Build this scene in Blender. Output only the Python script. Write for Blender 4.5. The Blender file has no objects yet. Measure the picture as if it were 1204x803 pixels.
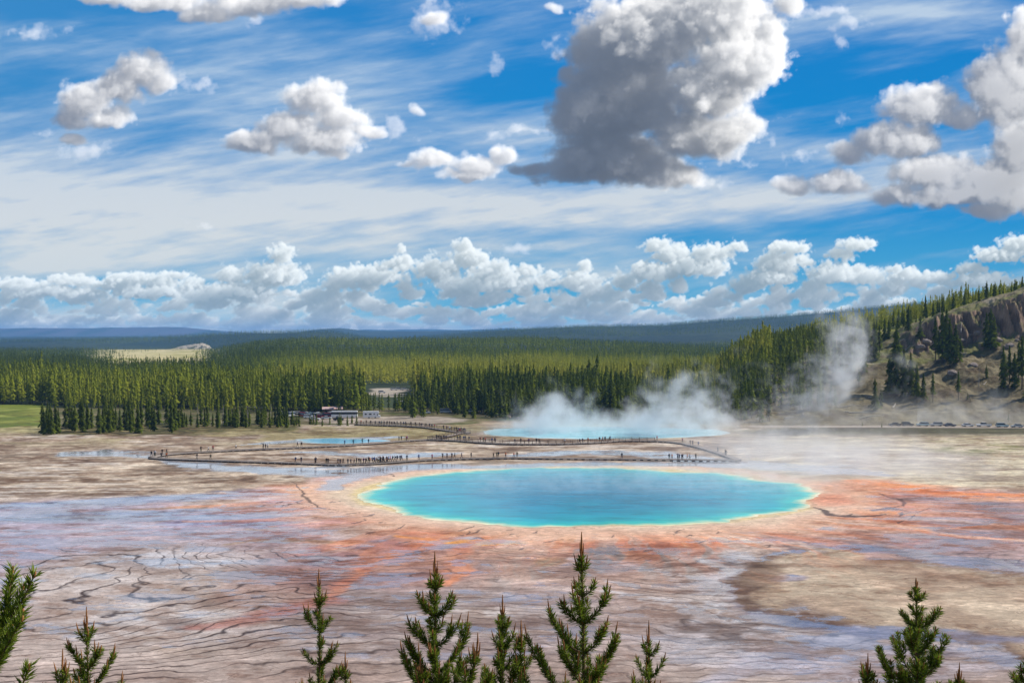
import bpy, math, random
import numpy as np
from mathutils import Vector
R = math.radians
S = bpy.context.scene
COL = S.collection
rng = np.random.default_rng(7)
random.seed(7)

# ------------------------------------------------------------------ camera
H = 36.0            # eye height above the basin
F = 1204.0          # focal length in photo pixels
V0 = 396.0          # photo row of the horizon
cam_d = bpy.data.cameras.new('camera'); cam = bpy.data.objects.new('camera', cam_d); COL.objects.link(cam)
cam_d.sensor_width = 36; cam_d.lens = 36.0; cam_d.clip_start = 0.1; cam_d.clip_end = 60000
cam.location = (0, 0, H); cam.rotation_euler = (R(90 - 0.26), 0, 0)
S.camera = cam

# ------------------------------------------------------------------ light
SUN_AZ, SUN_EL = R(76), R(46)       # azimuth from +Y towards +X
S.view_settings.view_transform = 'Standard'
try: S.view_settings.look = 'None'
except Exception: pass
S.view_settings.exposure = 0.0; S.view_settings.gamma = 1.0; S.view_settings.use_curve_mapping = False
sun_dir = Vector((math.sin(SUN_AZ)*math.cos(SUN_EL), math.cos(SUN_AZ)*math.cos(SUN_EL), math.sin(SUN_EL)))
sl = bpy.data.lights.new('sun', 'SUN'); sl.energy = 5.0; sl.angle = R(0.5); sl.color = (1.0, 0.95, 0.87)
so = bpy.data.objects.new('sun', sl); COL.objects.link(so)
so.rotation_euler = sun_dir.to_track_quat('Z', 'Y').to_euler(); so.location = (200, 0, 400)
cy = S.cycles
try:
    cy.use_denoising = True; cy.denoiser = 'OPENIMAGEDENOISE'; cy.denoising_input_passes = 'RGB_ALBEDO_NORMAL'
except Exception: pass
cy.max_bounces = 6; cy.diffuse_bounces = 2; cy.glossy_bounces = 2; cy.transmission_bounces = 2
cy.volume_bounces = 3; cy.transparent_max_bounces = 8
cy.caustics_reflective = False; cy.caustics_refractive = False
cy.volume_max_steps = 256
cy.use_adaptive_sampling = True; cy.adaptive_threshold = 0.01

# ------------------------------------------------------------------ node helper
class G:
    """small expression builder on a node tree"""
    def __init__(s, nt): s.nt = nt
    def put(s, inp, v):
        if isinstance(v, E): s.nt.links.new(v.k, inp)
        elif v is not None:
            try: inp.default_value = v
            except Exception:
                inp.default_value = (v, v, v) if not hasattr(v, '__len__') else (tuple(v)[:3] if len(inp.default_value) == 3 else tuple(v) + (1.0,))
    def m(s, op, a, b=None, c=None, clamp=False):
        n = s.nt.nodes.new('ShaderNodeMath'); n.operation = op; n.use_clamp = clamp
        for i, v in enumerate((a, b, c)):
            if v is not None: s.put(n.inputs[i], v)
        return E(s, n.outputs[0])
    def vm(s, op, a, b=None, c=None, scale=None):
        n = s.nt.nodes.new('ShaderNodeVectorMath'); n.operation = op
        for i, v in enumerate((a, b, c)):
            if v is not None: s.put(n.inputs[i], v)
        if scale is not None: s.put(n.inputs['Scale'], scale)
        return E(s, n.outputs['Value' if op in ('DOT_PRODUCT', 'LENGTH', 'DISTANCE') else 'Vector'])
    def xyz(s, x, y, z=0.0):
        n = s.nt.nodes.new('ShaderNodeCombineXYZ')
        for i, v in enumerate((x, y, z)): s.put(n.inputs[i], v)
        return E(s, n.outputs[0])
    def sep(s, v):
        n = s.nt.nodes.new('ShaderNodeSeparateXYZ'); s.put(n.inputs[0], v)
        return [E(s, n.outputs[i]) for i in range(3)]
    def noise(s, vec, scale=1.0, detail=4, rough=0.55, dist=0.0, color=False, lac=2.0):
        n = s.nt.nodes.new('ShaderNodeTexNoise'); n.inputs['Scale'].default_value = scale
        s.put(n.inputs['Vector'], vec); n.inputs['Detail'].default_value = detail
        n.inputs['Roughness'].default_value = rough; n.inputs['Distortion'].default_value = dist
        n.inputs['Lacunarity'].default_value = lac
        return E(s, n.outputs['Color' if color else 'Fac'])
    def voro(s, vec, scale=1.0, detail=0, rough=0.5, feature='F1', smooth=None):
        n = s.nt.nodes.new('ShaderNodeTexVoronoi'); n.feature = feature
        s.put(n.inputs['Vector'], vec); n.inputs['Scale'].default_value = scale
        n.inputs['Detail'].default_value = detail; n.inputs['Roughness'].default_value = rough
        n.normalize = False
        if smooth is not None: n.inputs['Smoothness'].default_value = smooth
        return E(s, n.outputs['Distance'])
    def ss(s, x, lo, hi):
        n = s.nt.nodes.new('ShaderNodeMapRange'); n.interpolation_type = 'SMOOTHSTEP'
        s.put(n.inputs['Value'], x); s.put(n.inputs['From Min'], lo); s.put(n.inputs['From Max'], hi)
        return E(s, n.outputs['Result'])
    def lin(s, x, lo, hi, a=0.0, b=1.0):
        n = s.nt.nodes.new('ShaderNodeMapRange'); n.clamp = True
        s.put(n.inputs['Value'], x)
        for k, v in (('From Min', lo), ('From Max', hi), ('To Min', a), ('To Max', b)): s.put(n.inputs[k], v)
        return E(s, n.outputs['Result'])
    def mix(s, f, a, b, blend='MIX'):
        n = s.nt.nodes.new('ShaderNodeMix'); n.data_type = 'RGBA'; n.blend_type = blend
        s.put(n.inputs[0], f)
        for sock, v in ((n.inputs[6], a), (n.inputs[7], b)):
            if isinstance(v, E): s.nt.links.new(v.k, sock)
            else: sock.default_value = (tuple(v) + (1.0,))[:4]
        return E(s, n.outputs[2])
    def ramp(s, x, stops):
        n = s.nt.nodes.new('ShaderNodeValToRGB'); s.put(n.inputs[0], x); el = n.color_ramp.elements
        while len(el) < len(stops): el.new(0.5)
        for e, (p, c) in zip(el, stops): e.position = p; e.color = (tuple(c) + (1.0,))[:4]
        return E(s, n.outputs[0])
    def attr(s, name, out='Fac'):
        n = s.nt.nodes.new('ShaderNodeAttribute'); n.attribute_name = name
        return E(s, n.outputs[out])
    def bump(s, h, strength=0.3, dist=0.1):
        n = s.nt.nodes.new('ShaderNodeBump'); n.inputs['Strength'].default_value = strength
        n.inputs['Distance'].default_value = dist; s.put(n.inputs['Height'], h)
        return E(s, n.outputs[0])
class E:
    def __init__(s, g, k): s.g, s.k = g, k
    def __add__(s, o): return s.g.m('ADD', s, o)
    __radd__ = __add__
    def __sub__(s, o): return s.g.m('SUBTRACT', s, o)
    def __rsub__(s, o): return s.g.m('SUBTRACT', o, s)
    def __mul__(s, o): return s.g.m('MULTIPLY', s, o)
    __rmul__ = __mul__
    def __truediv__(s, o): return s.g.m('DIVIDE', s, o)
    def max(s, o): return s.g.m('MAXIMUM', s, o)
    def min(s, o): return s.g.m('MINIMUM', s, o)
    def clamp(s): return s.g.m('ADD', s, 0.0, clamp=True)
# ------------------------------------------------------------------ noise in numpy
def _fade(t): return t*t*(3-2*t)
def lattice_up(lat, shape, freq, off):
    """random lattice sampled on a regular grid of the given shape; freq = cells per sample and axis"""
    a = lat
    for ax in range(lat.ndim):
        x = np.arange(shape[ax], dtype=np.float32)*freq[ax] + off[ax]
        i = np.floor(x).astype(int); t = _fade(x - i).astype(np.float32)
        n = a.shape[ax]
        sh_ = [1]*a.ndim; sh_[ax] = -1
        t = t.reshape(sh_)
        lo = np.take(a, i % n, axis=ax); hi = np.take(a, (i+1) % n, axis=ax)
        a = lo + (hi - lo)*t
    return a
_tab = np.random.default_rng(11).random((512, 512), dtype=np.float32)*2 - 1
def grid_fbm(shape, size, octaves=5, gain=0.5, seed=0, mode='fbm', zs=1.0):
    """fractal noise on a regular (row, column, depth) grid, each octave turned by its own angle; size = largest feature"""
    r = np.random.default_rng(seed); out = np.zeros(shape, np.float32); amp = 1.0; tot = 0.0
    yy, xx = np.mgrid[0:shape[0], 0:shape[1]].astype(np.float32)
    for o in range(octaves):
        fr = 1.93**o/size; th = r.uniform(0.3, 1.3) + o*0.9; c, s_ = math.cos(th)*fr, math.sin(th)*fr
        x = xx*c - yy*s_ + r.uniform(0, 500); y = xx*s_ + yy*c + r.uniform(0, 500)
        xi = np.floor(x).astype(np.int64); yi = np.floor(y).astype(np.int64)
        tx = _fade(x - xi); ty = _fade(y - yi); w = (tx*ty, ty - tx*ty, tx - tx*ty, 1 - tx - ty + tx*ty)
        xi &= 511; yi &= 511; x1 = (xi+1) & 511; y1 = (yi+1) & 511
        i11, i10, i01, i00 = y1*512+x1, y1*512+xi, yi*512+x1, yi*512+xi
        tb = _tab.ravel(); fz = min(fr*zs, 0.5); z = np.arange(shape[2])*fz; zi = np.floor(z).astype(int)
        last = -9; A = B = None
        for k in range(shape[2]):
            if zi[k] != last:
                def lay(q):
                    t_ = np.roll(tb, 7919*(q+1) + 131*o)
                    return w[0]*t_[i11] + w[1]*t_[i10] + w[2]*t_[i01] + w[3]*t_[i00]
                A = B if (B is not None and zi[k] == last+1) else lay(zi[k]); B = lay(zi[k]+1); last = zi[k]
            n = A + (B - A)*_fade(z[k]-zi[k])
            if mode == 'billow': n = np.abs(n)*2 - 0.8
            out[:, :, k] += n*amp
        tot += amp; amp *= gain
    return out/tot
def noise2(x, y):
    xi = np.floor(x); yi = np.floor(y); tx = _fade(x - xi); ty = _fade(y - yi)
    xi = xi.astype(np.int64) & 511; yi = yi.astype(np.int64) & 511; x1 = (xi+1) & 511; y1 = (yi+1) & 511
    a = _tab[yi, xi]; b = _tab[yi, x1]; c = _tab[y1, xi]; d = _tab[y1, x1]
    return (a + (b-a)*tx) + ((c + (d-c)*tx) - (a + (b-a)*tx))*ty
def fbm2(x, y, o=5, gain=0.5, seed=0):
    s = 0; a = 1; t = 0; x = x + seed*37.3; y = y + seed*17.7
    for k in range(o):
        s = s + a*noise2(x, y); t += a; a *= gain
        x, y = (x*1.6 - y*1.2)*1.0 + 5.1, (x*1.2 + y*1.6) + 9.7
    return s/t
def sst(x, a, b):
    t = np.clip((x - a)/(b - a), 0, 1); return t*t*(3 - 2*t)
def lerp(a, b, t): return a + (b - a)*t
def srgb(r, g, b):
    c = np.array([r, g, b])/255.0
    return np.where(c <= 0.04045, c/12.92, ((c+0.055)/1.055)**2.4)
# ------------------------------------------------------------------ sky
# cloudscape: clouds are grown as three dimensional fields of density, sun light is marched through them,
# and the result is what the distant sky gives off.  Columns and rows are view directions at 1/1204 steps.
UX0, UX1, VY0, VY1 = -150, 1354, -70, 402
NX, NY = UX1 - UX0, VY1 - VY0
def cloud_layer(items, y0, y1, nz, seed, warp, size, amp, dens, flat=0.55, depth=0.9, puff=0.6, sc=1.12, AMB=(0.20,0.25,0.36), tk=1.0, oct=5, gain=0.5, sv=(0.84, 0.52, 0.14), keep=1.0, xr=None, edge=3.0):
    UX0, NX = (xr[0], xr[1]-xr[0]) if xr else (globals()['UX0'], globals()['NX'])
    """items: (px, py, rx, ry[, dz]). returns rgb light and alpha for rows y0..y1"""
    ny = y1 - y0; st = 2 if nz > 40 else 1
    shape = (ny, NX, nz)
    r = np.random.default_rng(seed); nz_s = 3.0 if nz > 40 else 2.0    # photo pixels per depth sample
    wx = grid_fbm(shape, size*1.1, 4, 0.55, seed+1, zs=nz_s)*warp
    wy = grid_fbm(shape, size*1.1, 4, 0.55, seed+2, zs=nz_s)*warp
    Dm = np.full(shape, 9.0, np.float32)
    for it in items:
        px, py, rx, ry = it[:4]; dz = it[4] if len(it) > 4 else r.uniform(-0.25, 0.25)
        rz = (rx+ry)/2*depth/nz_s; cz = nz/2 + dz*nz*0.5
        m = 1.9
        xa, xb = int(max(0, px-rx*m-warp-UX0)), int(min(NX, px+rx*m+warp-UX0))
        ya, yb = int(max(0, py-ry*m-warp-y0)), int(min(ny, py+ry*m+warp-y0))
        za, zb = int(max(0, cz-rz*m-2)), int(min(nz, cz+rz*m+2))
        if xa >= xb or ya >= yb or za >= zb: continue
        sl_ = (slice(ya, yb), slice(xa, xb), slice(za, zb))
        X = (np.arange(xa, xb, dtype=np.float32)+UX0)[None, :, None] + wx[sl_]
        Y = (np.arange(ya, yb, dtype=np.float32)+y0)[:, None, None] + wy[sl_]
        Z = np.arange(za, zb, dtype=np.float32)[None, None, :]
        yy = (Y-py)/ry
        yy = np.where(yy > 0, yy/flat, yy) if flat < 1 else yy      # flatter undersides
        d = np.sqrt(((X-px)/rx)**2 + yy**2 + ((Z-cz)/rz)**2)
        sub = Dm[sl_]; h = np.clip(0.5+0.5*(sub-d)/0.18, 0, 1)
        Dm[sl_] = np.minimum(sub, 9)*(1-h) + d*h - 0.18*h*(1-h)
    del wx, wy
    near = Dm < 2.2
    n = grid_fbm(shape, size*0.61, oct, gain, seed+3, 'billow', nz_s)*puff + grid_fbm(shape, size*0.43, oct, 0.6, seed+4, zs=nz_s)*(1-puff)
    rho = np.clip((1.0 - Dm + n*amp)*edge, 0, 1)*near
    del n, Dm
    rho = (rho*dens).astype(np.float32)
    # optical depth towards the sun (right, up, away), swept from the top row down
    sx, sy, sz = sv
    k = 1.0/sy; ox, oz = sx*k, sz*k/nz_s
    tau = np.zeros_like(rho); prev = np.zeros((NX, nz), np.float32)
    xs = np.arange(NX)+ox; xi = np.clip(xs.astype(int), 0, NX-2); xt = np.clip(xs-xi,0,1).astype(np.float32)[:, None]; xok = (xs < NX-1)[:, None]
    zs = np.arange(nz)+oz; zi = np.clip(np.floor(zs).astype(int), 0, nz-2); zt = np.clip(zs-zi,0,1).astype(np.float32)[None, :]; zok = ((zs < nz-1) & (zs >= 0))[None, :]
    for y in range(ny):
        p = (prev[xi]*(1-xt) + prev[xi+1]*xt)*xok
        p = (p[:, zi]*(1-zt) + p[:, zi+1]*zt)*zok
        tau[y] = p + rho[y]*k*0.5
        prev = (p + rho[y]*k)*keep
    # light from the open sky above: depth below the top of the cloud
    up = np.cumsum(rho, axis=0)
    T = np.ones((ny, NX), np.float32); L = np.zeros((ny, NX, 3), np.float32)
    SUNC = np.array([1.0, 0.955, 0.88])*sc; AMB_ = np.array(AMB)
    for z in range(nz):
        a = 1 - np.exp(-rho[..., z]*nz_s)
        t = tau[..., z]*tk
        s = 0.50*np.exp(-t) + 0.36*np.exp(-t*0.3) + 0.10*np.exp(-t*0.08)
        am = 0.42 + 0.58*np.exp(-up[..., z]*0.05)
        c = s[..., None]*SUNC*0.97 + am[..., None]*AMB_
        L += (T*a)[..., None]*c; T *= 1-a
    return L, 1-T
BIG = [(715,190,80,40,.3),(670,205,48,18,.3),(760,200,60,30,.2),(700,140,62,55,.35),(735,90,72,62,.3),(700,60,42,38,.2),(765,40,85,55,0),(845,20,82,50,-.2),
 (870,75,64,54,-.3),(835,110,62,50,-.3),(805,160,56,38,-.1),(850,165,44,28,-.3),(875,150,26,20,-.3),(795,212,44,18,-.2),(905,50,30,44,-.2),(672,92,16,14,0),(625,200,36,9,.2),(930,5,22,20,-.1),(745,130,60,60,.2),
 (1190,110,50,62,.2),(1215,50,36,42,.1),(1165,105,34,34,0),(1130,140,26,18,0),(1085,130,50,32,.1),(1052,118,16,20,0),(1040,165,38,26,0),(1000,180,30,20,0),(985,215,42,18,0),(925,217,26,15,0),(1065,170,45,24,0),
 (1100,205,60,24,-.3),(1170,215,70,30,-.4),(1130,230,70,18,-.4),(1055,230,38,13,-.2),(1200,235,60,20,-.4),(1210,180,50,50,-.2),(1165,248,40,8,0),
 (170,88,34,24,0),(192,100,22,17,0),(140,108,32,23,0),(100,122,36,28,-.1),(85,142,26,14,0),(128,142,32,13,-.2),(88,165,20,7,0),
 (375,118,36,25,0),(352,112,18,14,0),(400,142,36,23,0),(340,150,40,25,-.1),(300,167,36,19,-.2),(380,168,50,20,-.1),(430,157,28,11,0),(395,184,20,10,0),(282,176,22,11,0),(490,128,10,8,0),
 (510,190,30,14,0),(560,197,32,18,-.1),(590,184,18,14,0),(548,207,36,8,-.2),(480,193,12,5,0),
 (190,2,60,14,0),(240,15,36,15,0),(300,5,60,16,0),(345,-2,60,14,0),(130,-5,44,12,0),
 (511,22,15,14,0),(655,8,12,9,0),(1160,248,38,9,.2)]
THIN = [(588,75,12,10),(655,55,10,12),(1003,30,13,10),(990,30,9,7),(990,138,7,5),(908,160,10,7),(940,180,13,8),(995,48,7,8),(300,32,14,5),(511,22,20,18),(1010,20,12,6),(230,98,26,9),(460,150,22,12),(610,290,20,6),(238,266,17,4),(165,287,7,3),
 (960,14,30,6),(620,155,34,5),(590,160,26,4),(880,195,14,6),(100,178,26,8),(60,160,12,5),(915,140,8,5),(840,215,20,5),(30,40,40,6)]
r_ = np.random.default_rng(5)
HOR = [(330,302,18,17),(322,327,40,20),(270,327,20,14),(265,345,60,14),(400,320,16,8),(472,294,7,8),(470,312,24,14),(430,327,50,16),
 (545,293,13,15),(552,308,28,18),(515,320,30,20),(580,322,34,18),(560,337,60,14),(620,320,20,12),(652,324,14,9),(690,316,12,12),(680,332,34,14),
 (775,291,20,14),(792,302,26,18),(770,322,36,16),(835,300,28,18),(820,317,44,16),(865,292,16,10),(925,293,30,12),(915,312,30,18),(945,307,16,12),(905,327,34,14),
 (1010,290,26,11),(988,302,22,8),(980,324,34,18),(1015,327,30,16),(1050,318,14,8),(1065,327,30,12),(1100,327,30,10),(1140,317,24,10),(1175,302,34,14),(1200,290,30,16),(1150,332,40,14),
 (20,335,50,9),(90,332,50,9),(150,328,40,8),(205,324,24,6),(60,345,60,9),(180,345,60,9),(740,330,14,10),(1250,300,50,30),(1320,310,60,24),(-60,330,60,12),(-120,325,50,14)]
HOR = [(a,b,c,d, r_.uniform(-.35,.1)) for a,b,c,d in HOR]
for row, (v, w, h, cnt, dz) in enumerate([(336, 22, 9, 62, .1), (348, 24, 8, 74, .25), (358, 24, 7, 90, .4), (368, 24, 6, 110, .5), (377, 22, 4.6, 140, .6), (384, 20, 3.6, 170, .7), (390, 18, 2.8, 190, .8)]):
    for i in range(cnt):
        s_ = r_.uniform(0.45, 1.5)
        HOR.append((r_.uniform(UX0, UX1), v + r_.normal(0, 2.2), w*s_*0.75, h*s_*r_.uniform(.8, 1.5), dz*0.9 - .1 + r_.uniform(-.1, .1)))
vv, uu = np.mgrid[VY0:VY1, UX0:UX1].astype(np.float32)
ele = np.clip((V0 - vv)/F, -0.01, 1)
top = srgb(22,124,200); mid = srgb(0,140,208); low = srgb(85,178,214); hz = srgb(182,212,222)
sky = np.zeros((NY, NX, 3), np.float32)
tt = (ele*F)
for a_, b_, c0, c1 in ((0, 26, hz, low), (26, 150, low, mid), (150, 420, mid, top)):
    m_ = ((tt >= a_) & (tt < b_ if b_ < 420 else tt >= a_))[..., None]; k_ = np.clip((tt-a_)/(b_-a_), 0, 1)[..., None]
    sky = np.where(m_, c0*(1-k_) + c1*k_, sky)
sky = lerp(sky, np.array(srgb(62,140,200)), (np.clip((700-uu)/900, 0, 1)*sst(tt, 120, 300))[..., None])
# high thin streaks of ice cloud
qx, qy = uu/230.0, (vv + uu*0.10)/38.0
qy = qy + fbm2(qx*0.8, qy*0.3, 3, seed=3)*0.9
st1 = fbm2(qx, qy, 6, 0.5, seed=1); st2 = fbm2(uu/60.0, (vv+uu*0.16)/9.0, 5, 0.6, seed=2); st3 = fbm2(uu/420.0+3, vv/90.0, 3, seed=6)
veil = np.exp(-((uu-120)/520)**2 - ((vv-262)/62)**2)*0.68 + np.exp(-((uu-560)/420)**2 - ((vv-238)/20)**2)*0.5 + np.exp(-((uu-250)/420)**2-((vv-190)/40)**2)*0.15
clear = np.exp(-((uu-1000)/130)**2 - ((vv-95)/42)**2)*0.9 + np.exp(-((uu-470)/120)**2-((vv-190)/22)**2)*0.5 + np.exp(-((uu-40)/90)**2-((vv-110)/60)**2)*0.35 + np.exp(-((uu-1080)/160)**2-((vv-300)/30)**2)*.2
al = sst(st1*0.75 + st2*0.18 + st3*0.45 + veil*0.75 - clear*0.7 + sst(tt, 30, 0)*0.3 + 0.10*np.clip((760-uu)/500,-.5,1), -0.38, 0.95)*0.9
al = np.clip(al*(1 + st2*.22 + fbm2(uu/120.0, (vv+uu*0.13)/15.0, 5, .55, seed=8)*.26 + fbm2(uu/90.0+st3*2, (vv-uu*0.10)/22.0, 5, .55, seed=18)*.34), 0, .80)
cc = lerp(np.array(srgb(206,222,236)), np.array(srgb(240,238,230)), sst(vv, 90, 290)[..., None])
sky = sky*(1-al[..., None]) + cc*al[..., None]
def over(sky, La, y0, fade=None):
    L, a = La; a = a[..., None]; s_ = sky[y0-VY0:y0-VY0+a.shape[0]]
    if fade is not None: L = L*fade[0] + a*fade[1]
    s_[:] = s_*(1-a) + L
HAZ = np.array(srgb(140,182,205))
over(sky, cloud_layer(HOR, 262, 400, 28, 41, 7, 15, 0.85, 0.26, flat=0.55, depth=1.0, puff=.6, sc=1.2, AMB=(0.13,0.215,0.265), tk=0.5, keep=0.97), 262, (0.88, HAZ*0.12))
over(sky, cloud_layer(THIN, VY0, 300, 14, 77, 16, 30, 2.4, 0.030, flat=1, depth=1.0, puff=.1, edge=1.2), VY0)
over(sky, cloud_layer([(a,b,c*1.07,d*1.07,e) for a,b,c,d,e in BIG[19:]], VY0, 275, 30, 22, 13, 30, 0.66, 0.11, flat=0.75, depth=1.0, puff=.4, edge=2.4, sc=1.42, AMB=(0.13,0.165,0.24), keep=0.983, gain=0.47, sv=(0.80, 0.52, -0.12), tk=1.25), VY0)
T0, T1 = 570, 990
La, aa = cloud_layer(BIG[:19], VY0, 275, 64, 21, 13, 34, 0.66, 0.12, flat=0.75, depth=0.95, puff=.4, sc=1.42, AMB=(0.125,0.16,0.225), gain=0.52, sv=(0.88, 0.46, -0.16), tk=1.0, edge=2.4, xr=(T0, T1))
Lf = np.zeros((aa.shape[0], NX, 3), np.float32); af = np.zeros((aa.shape[0], NX), np.float32)
Lf[:, T0-UX0:T1-UX0] = La; af[:, T0-UX0:T1-UX0] = aa
over(sky, (Lf, af), VY0)
sky *= 1 + sst(vv, 340, 385)[..., None]*np.array([.26, .20, .12])
sky = np.clip(sky, 0, 1.15)
# ------------------------------------------------------------------ mesh helpers
def grid_faces(nr, nc):
    i = np.arange(nr*nc).reshape(nr, nc)
    return np.stack([i[:-1, :-1], i[:-1, 1:], i[1:, 1:], i[1:, :-1]], -1).reshape(-1, 4)
def mesh_np(name, verts, faces, attrs=None, cols=None, smooth=True, mats=None, mat_idx=None):
    verts = np.asarray(verts, np.float32).reshape(-1, 3); faces = np.asarray(faces, np.int32); k = faces.shape[1]
    me = bpy.data.meshes.new(name); me.vertices.add(len(verts)); me.loops.add(faces.size); me.polygons.add(len(faces))
    me.vertices.foreach_set('co', verts.ravel()); me.loops.foreach_set('vertex_index', faces.ravel())
    me.polygons.foreach_set('loop_start', np.arange(0, faces.size, k, dtype=np.int32))
    if mat_idx is not None: me.polygons.foreach_set('material_index', np.asarray(mat_idx, np.int32))
    me.polygons.foreach_set('use_smooth', np.full(len(faces), smooth, bool))
    me.update(calc_edges=True)
    for n, a in (attrs or {}).items():
        t = me.attributes.new(n, 'FLOAT', 'POINT'); t.data.foreach_set('value', np.asarray(a, np.float32).ravel())
    for n, a in (cols or {}).items():
        a = np.asarray(a, np.float32).reshape(-1, a.shape[-1])
        if a.shape[1] == 3: a = np.concatenate([a, np.ones((len(a), 1), np.float32)], 1)
        t = me.attributes.new(n, 'FLOAT_COLOR', 'POINT'); t.data.foreach_set('color', a.ravel())
    for m in (mats or []): me.materials.append(m)
    return me
def link(name, me, parent=None, loc=None, **props):
    o = bpy.data.objects.new(name, me); COL.objects.link(o)
    if parent is not None: o.parent = parent
    if loc is not None: o.location = loc
    for k, v in props.items(): o[k] = v
    return o
def material(name):
    m = bpy.data.materials.new(name); m.use_nodes = True; nt = m.node_tree; nt.nodes.clear()
    out = nt.nodes.new('ShaderNodeOutputMaterial'); return m, G(nt), out
def principled(g, out, base, rough=0.8, spec=0.3, normal=None, metal=0.0, **kw):
    p = g.nt.nodes.new('ShaderNodeBsdfPrincipled')
    def put(k, v):
        if isinstance(v, E): g.nt.links.new(v.k, p.inputs[k])
        else: p.inputs[k].default_value = (tuple(v)+(1.0,))[:4] if hasattr(v, '__len__') else v
    put('Base Color', base); put('Roughness', rough); put('Specular IOR Level', spec); put('Metallic', metal)
    for k, v in kw.items(): put(k, v)
    if normal is not None: g.nt.links.new(normal.k, p.inputs['Normal'])
    g.nt.links.new(p.outputs[0], out.inputs[0]); return p
def flat_mat(name, c, rough=0.7, spec=0.3, metal=0.0, var=0.12, scale=8.0):
    m, g, out = material(name)
    tc_ = g.nt.nodes.new('ShaderNodeTexCoord'); n = g.noise(E(g, tc_.outputs['Object']), scale, 3)
    base = g.mix(g.lin(n, 0.3, 0.7), tuple(v*(1-var) for v in c), tuple(min(1, v*(1+var)) for v in c))
    principled(g, out, base, rough, spec, metal=metal); return m

# the sky itself, 30 km out, standing round the whole front of the view
W = bpy.data.worlds.new('World'); S.world = W; W.use_nodes = True
wt = W.node_tree; wt.nodes.clear()
ns = wt.nodes.new('ShaderNodeTexSky'); ns.sky_type = 'NISHITA'; ns.sun_disc = False
ns.sun_elevation = SUN_EL; ns.sun_rotation = SUN_AZ; ns.altitude = 2200; ns.dust_density = 0.6
bg = wt.nodes.new('ShaderNodeBackground'); wt.links.new(ns.outputs[0], bg.inputs[0]); bg.inputs[1].default_value = 0.13
wo = wt.nodes.new('ShaderNodeOutputWorld'); wt.links.new(bg.outputs[0], wo.inputs[0])
SR = 30000.0
skm = np.pad(sky, ((0, 0), (700, 700), (0, 0)), mode='reflect')
pu = np.arange(UX0-700, UX1+700); pv = np.arange(VY0, VY1)
azm = np.arctan((np.clip(pu, -150, 1354)-602)/F) + (pu - np.clip(pu, -150, 1354))/F*0.9
x_, y_ = np.sin(azm)*SR, np.cos(azm)*SR
ex_ = np.cos(np.arctan((np.clip(pu, -150, 1354)-602)/F))
Z = H + (V0 - pv)[:, None]/F*SR*ex_[None, :]
Vv = np.stack([np.broadcast_to(x_, Z.shape), np.broadcast_to(y_, Z.shape), Z], -1)
me = mesh_np('sky', Vv, grid_faces(*Z.shape)[:, ::-1], cols={'glow': skm})
m, g, out = material('sky_glow')
em = g.nt.nodes.new('ShaderNodeEmission'); g.nt.links.new(g.attr('glow', 'Color').k, em.inputs[0]); em.inputs[1].default_value = 1.0
g.nt.links.new(em.outputs[0], out.inputs[0])
try: m.cycles.emission_sampling = 'NONE'
except Exception: pass
me.materials.append(m)
link('sky', me, kind='structure')
del skm, Vv
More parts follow.
